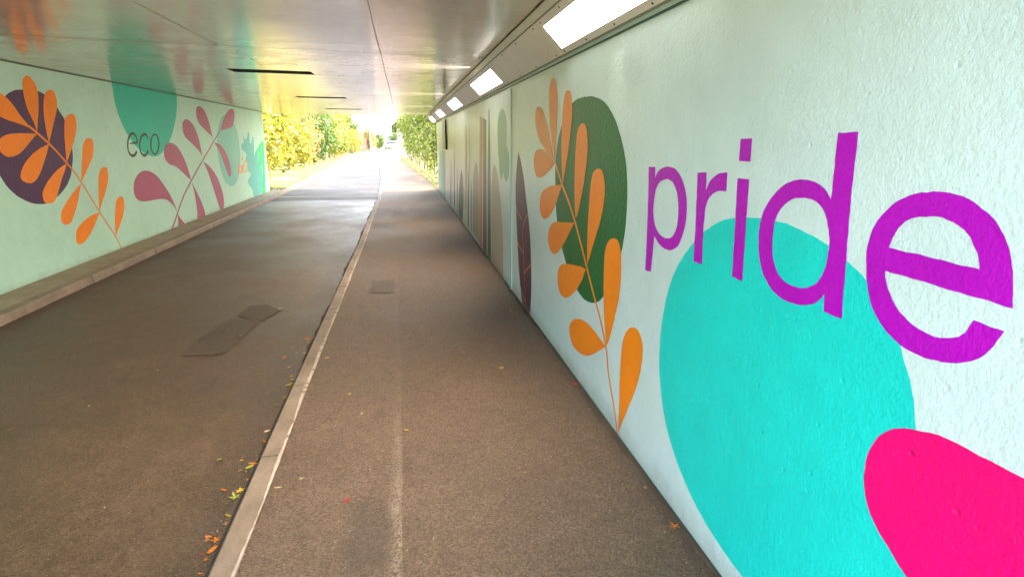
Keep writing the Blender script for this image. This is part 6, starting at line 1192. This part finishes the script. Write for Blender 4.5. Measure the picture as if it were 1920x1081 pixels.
def stems_mesh(h, n, seed, spread=0.5, r=0.035):
    rs = random.Random(seed); bm = bmesh.new()
    for i in range(n):
        a = rs.uniform(0, 6.28); x, y = rs.uniform(-.15, .15)*spread, rs.uniform(-.15, .15)*spread
        tube(bm, [(x, y, 0), (x+math.cos(a)*0.12*spread, y+math.sin(a)*0.12*spread, h*0.3), (x+math.cos(a)*0.5*spread, y+math.sin(a)*0.5*spread, h*0.65), (x+math.cos(a)*spread, y+math.sin(a)*spread, h)], r*rs.uniform(.8, 1.2), r*0.25, 6)
    me = bpy.data.meshes.new('stem'); bm.to_mesh(me); bm.free(); me.materials.append(M['bark']); return me
def plant(name, x, y, z, crown, stem, label, cat, group=None, sc=1.0, rz=0.0, trunk='trunk'):
    e = empty(name, (x, y, z), rz); e.scale = (sc, sc, sc); tag(e, label, cat, group)
    o = bpy.data.objects.new('crown', crown); COL.objects.link(o); o.parent = e
    o = bpy.data.objects.new(trunk, stem); COL.objects.link(o); o.parent = e; return e
bush = {}
for i, (mt, sd) in enumerate((('leaf_gold', 1), ('leaf_lime', 2), ('leaf_gold', 3), ('leaf_green', 4), ('leaf_rust', 5))):
    rs = random.Random(sd*11)
    ell = [(0, 0, 1.7, 1.15, 1.6, 1.3)] + [(rs.uniform(-.5, .6), rs.uniform(-1.6, 1.6), rs.uniform(1.0, 3.2), rs.uniform(.5, .9), rs.uniform(.6, 1.1), rs.uniform(.5, .9)) for _ in range(7)] + [(0.2, rs.uniform(-1, 1), 0.75, .7, .9, .45)]
    bush[i] = (crown_mesh('crown', ell, 6500, 0.085, M[mt], sd, 0.12), stems_mesh(2.4, 6, sd, 0.7))
spots = [(-5.9, 21.3, 1, 1.0, 'lime and yellow bush right beside the end of the left wall'),
 (-6.05, 25.2, 0, 1.0, 'golden bush with a short dark trunk, second out from the left wall'),
 (-6.2, 29.3, 2, 1.08, 'golden bush third along the left verge'),
 (-6.1, 33.2, 0, 1.0, 'golden bush with forked trunk fourth along the left verge'),
 (-6.15, 38.6, 4, 1.0, 'orange tinged bush with bare lower stems fifth along the left verge'),
 (-6.2, 44.0, 3, 1.12, 'darker green bush sixth along the left verge'),
 (-6.3, 50.0, 1, 1.1, 'yellow green bush seventh along the left verge, before the fence'),
 (-7.6, 27.0, 1, 1.35, 'tall lime bush behind the golden bushes near the left wall'),
 (-8.0, 35.0, 2, 1.45, 'tall golden bush behind the front row in the middle of the verge'),
 (-8.0, 44.0, 0, 1.5, 'tall golden bush at the back far along the left verge'),
 (-7.4, 57.0, 4, 1.3, 'rusty bush behind the wooden fence, nearer one'),
 (-7.0, 66.0, 2, 1.2, 'golden bush behind the wooden fence, middle one'),
 (-6.2, 76.0, 3, 1.2, 'green bush behind the wooden fence, farther one'),
 (-6.1, 55.5, 2, 0.75, 'low golden bush in front of the near end of the wooden fence'),
 (-6.2, 62.5, 1, 0.7, 'low lime bush in front of the middle of the wooden fence'),
 (-5.8, 71.0, 2, 0.75, 'low golden bush in front of the far half of the wooden fence'),
 (-4.6, 88.0, 4, 0.9, 'rusty bush at the bend past the end of the fence'),
 (-3.9, 104.0, 3, 0.8, 'dark green bush just left of the parked car'),
 (-1.6, 118.0, 3, 0.9, 'green bush behind the parked car')]
for i, (x, y, k, s, lb) in enumerate(spots):
    plant('bush', x, y, 0.02, bush[k][0], bush[k][1], lb, 'bush', 'bushes along the left verge', s, [0, 3.14, 0.3, 2.8][i % 4], 'stems')
# trees beyond
def tree_meshes(seed, mt, h=7.0, r=2.2, n=6500, size=0.13):
    rs = random.Random(seed); ell = []
    for _ in range(9):
        a = rs.uniform(0, 6.28); q = rs.uniform(0, r*0.7); ell.append((q*math.cos(a), q*math.sin(a), h*rs.uniform(0.42, 0.92), r*rs.uniform(.35, .55), r*rs.uniform(.35, .55), r*rs.uniform(.3, .5)))
    bm = bmesh.new(); tube(bm, [(0, 0, 0), (0.05, 0.02, h*0.25), (-0.05, 0.05, h*0.5), (0.03, 0, h*0.85)], 0.16, 0.04, 8)
    for e in ell[:7]: tube(bm, [(0, 0, h*0.3), (e[0]*0.5, e[1]*0.5, (h*0.35+e[2])*0.5), (e[0], e[1], e[2])], 0.06, 0.02, 6)
    me = bpy.data.meshes.new('trunk'); bm.to_mesh(me); bm.free(); me.materials.append(M['bark'])
    return crown_mesh('crown', ell, n, size, M[mt], seed, 1.0), me
tg = tree_meshes(21, 'leaf_green'); tl = tree_meshes(22, 'leaf_lime')
for x, y, t_, s, lb in ((-7.4, 62, tg, 0.85, 'green tree rising behind the fence, its top cut by the ceiling'), (-8.2, 78, tl, 1.0, 'pale lime tree behind the far end of the fence'),
                        (-9.5, 100, tg, 0.95, 'green tree left of the parked car, beyond the far bend'), (-10.5, 48, tl, 1.2, 'tall lime tree standing behind the left bushes'),
                        (-1.0, 140, tg, 0.8, 'small green tree beyond the parked car'), (6.5, 70, tl, 1.1, 'lime tree standing behind the right hedge')):
    plant('tree', x, y, 0, t_[0], t_[1], lb, 'tree', None, s, random.uniform(0, 6))
# right-hand hedge, one long overgrown hedge following the footpath edge
HG = empty('hedge', (0.8, 30, 0)); tag(HG, 'tall overgrown green hedge along the right edge of the footpath', 'hedge')
rs = random.Random(5); ell = []
for i in range(70):
    y = 19.9 + 34*i/69.0; b = interp(RK, y)
    ell.append((b+0.95+rs.uniform(-.1, .4)-0.8, y-30, rs.uniform(0.9, 1.6), 0.62, 0.7, 0.85))
    ell.append((b+0.80+rs.uniform(-.15, .3)-0.8, y-30, rs.uniform(2.2, 3.3), 0.8, 0.8, 0.8))
    if i % 3 == 0: ell.append((b+0.45+rs.uniform(-.2, .3)-0.8, y-30, rs.uniform(3.0, 3.9), 0.6, 0.7, 0.5))
me = crown_mesh('foliage', ell, 42000, 0.075, M['leaf_lime'], 8, 0.12)
o = bpy.data.objects.new('foliage', me); COL.objects.link(o); o.parent = HG
bm = bmesh.new()
for i in range(44):
    y = 20.3+33*i/43; b = interp(RK, y)+0.75+rs.uniform(-.2, .3)
    tube(bm, [(b-0.8, y-30, 0), (b-0.8+rs.uniform(-.2, .2), y-30+rs.uniform(-.3, .3), 1.2), (b-0.8+rs.uniform(-.3, .3), y-30+rs.uniform(-.5, .5), 2.6)], 0.03, 0.01, 5)
obj('stems', bm, M['bark'], HG)
# grass blades and leaf litter on the verges
bm = bmesh.new(); rs = random.Random(3)
for i in range(9000):
    y = 19.6 + 45*rs.random()**1.6
    if rs.random() < 0.72: x = LKo(y)-0.13-rs.random()*1.9; z = 0.03
    else: x = interp(RK, y)+0.02+rs.random()*0.6; z = 0.012
    h = rs.uniform(0.03, 0.10); a = rs.uniform(0, 6.28); w = 0.008
    dx, dy = math.cos(a), math.sin(a); lean = rs.uniform(0, .06)
    bm.faces.new([bm.verts.new(p) for p in ((x-dx*w, y-dy*w, z-0.004), (x+dx*w, y+dy*w, z-0.004), (x-dy*lean, y+dx*lean, z+h))])
tag(obj('grass', bm, M['blade']), 'dry yellow grass on the verges outside the tunnel', 'grass', kind='stuff')
# concrete inspection slab on the left verge
bm = bmesh.new(); box(bm, -5.15, -4.55, 24.6, 25.9, 0.0, 0.07); bmesh.ops.bevel(bm, geom=bm.edges[:], offset=0.01, segments=1, affect='EDGES')
tag(obj('concrete_slab', bm, M['mortar']), 'pale concrete slab lying in the grass of the left verge', 'slab')
# wooden pale fence
FN = empty('wooden_fence', (-5.9, 51, 0)); tag(FN, 'pinkish wooden pale fence along the far left verge', 'fence')
mf = plain('fence_wood', (0.15, 0.075, 0.05), 0.8, bump=0.5, scale=20, var=0.3)
fx = lambda y: LKo(y)-1.7
pal = bmesh.new(); y = 51.0
while y < 88:
    box(pal, fx(y)+5.9-0.01, fx(y)+5.9+0.012, y-51, y-51+0.10, 0.08, 1.75+random.uniform(-.02, .02)); y += 0.125
obj('pales', pal, mf, FN)
for k in range(14):
    y = 51+k*2.8; bm = bmesh.new(); box(bm, fx(y)+5.9-0.12, fx(y)+5.9-0.02, y-51, y-51+0.1, 0, 1.8); obj('post', bm, mf, FN)
for z in (0.4, 1.4):
    bm = bmesh.new()
    for k in range(13):
        ya, yb = 51+k*2.8, 51+(k+1)*2.8; tube(bm, [(fx(ya)+5.9-0.04, ya-51, z), (fx(yb)+5.9-0.04, yb-51, z)], 0.03, 0.03, 4)
    obj('rail', bm, mf, FN)
# sign post by the hedge, street lamp further off
mg = plain('galvanised_steel', (0.30, 0.30, 0.30), 0.45, 0.6)
SP = empty('marker_post', (-0.37, 51.5, 0)); tag(SP, 'thin grey steel post standing at the end of the right hedge', 'post')
bm = bmesh.new(); tube(bm, [(0, 0, 0), (0, 0, 2.5)], 0.045, 0.045, 12); obj('pole', bm, mg, SP)
bm = bmesh.new(); tube(bm, [(0, 0, 2.5), (0, 0, 2.54)], 0.052, 0.04, 12); obj('cap', bm, mg, SP)
bm = bmesh.new(); tube(bm, [(0, 0, 0.0), (0, 0, 0.35)], 0.062, 0.062, 12); obj('base_sleeve', bm, mg, SP)
SLp = empty('street_lamp', (-4.2, 82, 0)); tag(SLp, 'slim grey street lamp with curved arm above the far fence', 'street lamp')
bm = bmesh.new(); tube(bm, [(0, 0, 0), (0, 0, 1.2)], 0.09, 0.085, 10); tube(bm, [(0, 0, 1.2), (0, 0, 4.6)], 0.055, 0.05, 10); obj('pole', bm, mg, SLp)
bm = bmesh.new(); tube(bm, [(0, 0, 4.6), (0.15, 0, 4.75), (0.6, 0, 4.88), (1.2, 0, 4.93)], 0.035, 0.03, 8); obj('arm', bm, mg, SLp)
bm = bmesh.new(); tube(bm, [(1.15, 0, 4.93), (1.35, 0, 4.95), (1.75, 0, 4.93)], 0.09, 0.06, 10); obj('lamp_head', bm, plain('lamp_head_grey', (0.4, 0.4, 0.4), 0.4), SLp)
# parked white car at the bend (seen from the front)
CR = empty('parked_car', (-1.75, 103, ROAD_Z), math.radians(-10)); tag(CR, 'white car parked at the far bend of the road', 'car')
mw = plain('white_car_paint', (0.80, 0.80, 0.80), 0.25, coat=0.6); mgl = plain('car_glass', (0.02, 0.025, 0.03), 0.08); mty = plain('tyre_rubber', (0.02, 0.02, 0.02), 0.8); mch = plain('alloy', (0.5, 0.5, 0.5), 0.3, 0.8)
def car_profile(bm, prof, w0, w1):
    L_, R2 = [], []
    for y, z, k in prof:
        w = w0 if k == 0 else w1
        L_.append(bm.verts.new((-w, y, z))); R2.append(bm.verts.new((w, y, z)))
    n = len(prof)
    for i in range(n): bm.faces.new([L_[i], L_[(i+1) % n], R2[(i+1) % n], R2[i]])
    for s in (L_, R2):
        idx = tessellate_polygon([[Vector((v.co.y, v.co.z, 0)) for v in s]])
        for f in idx:
            try: bm.faces.new([s[q] for q in f])
            except ValueError: pass
    bmesh.ops.recalc_face_normals(bm, faces=bm.faces)
bm = bmesh.new(); car_profile(bm, [(-2.05, 0.32, 0), (-2.1, 0.55, 0), (-2.0, 0.72, 0), (-1.15, 0.92, 0), (1.7, 0.95, 0), (2.05, 0.85, 0), (2.1, 0.5, 0), (2.0, 0.28, 0), (-1.9, 0.22, 0)], 0.87, 0.7)
bmesh.ops.bevel(bm, geom=bm.edges[:], offset=0.05, segments=2, affect='EDGES'); obj('body', bm, mw, CR, True)
bm = bmesh.new(); car_profile(bm, [(-1.2, 0.90, 0), (-0.45, 1.40, 1), (0.9, 1.43, 1), (1.85, 0.93, 0)], 0.80, 0.62); obj('windows', bm, mgl, CR)
bm = bmesh.new(); car_profile(bm, [(-0.5, 1.395, 1), (-0.35, 1.45, 1), (0.85, 1.47, 1), (1.0, 1.41, 1)], 0.8, 0.61); obj('roof', bm, mw, CR)
for y in (-1.28, 1.25):
    for s in (-1, 1):
        bm = bmesh.new(); tube(bm, [(s*0.70, y, 0.31), (s*0.885, y, 0.31)], 0.31, 0.31, 18); w = obj('wheel', bm, mty, CR)
        bm = bmesh.new(); tube(bm, [(s*0.87, y, 0.31), (s*0.895, y, 0.31)], 0.19, 0.18, 12); obj('rim', bm, mch, w)
for s in (-1, 1):
    bm = bmesh.new(); box(bm, s*0.62-0.15, s*0.62+0.15, -2.12, -2.04, 0.58, 0.70); obj('headlight', bm, mch, CR)
bm = bmesh.new(); box(bm, -0.78, 0.78, -2.125, -2.05, 0.27, 0.40); obj('bumper_grille', bm, mty, CR)
bm = bmesh.new(); box(bm, -0.26, 0.26, -2.13, -2.1, 0.42, 0.53); obj('number_plate', bm, plain('plate_white', (0.7, 0.7, 0.65), 0.5), CR)
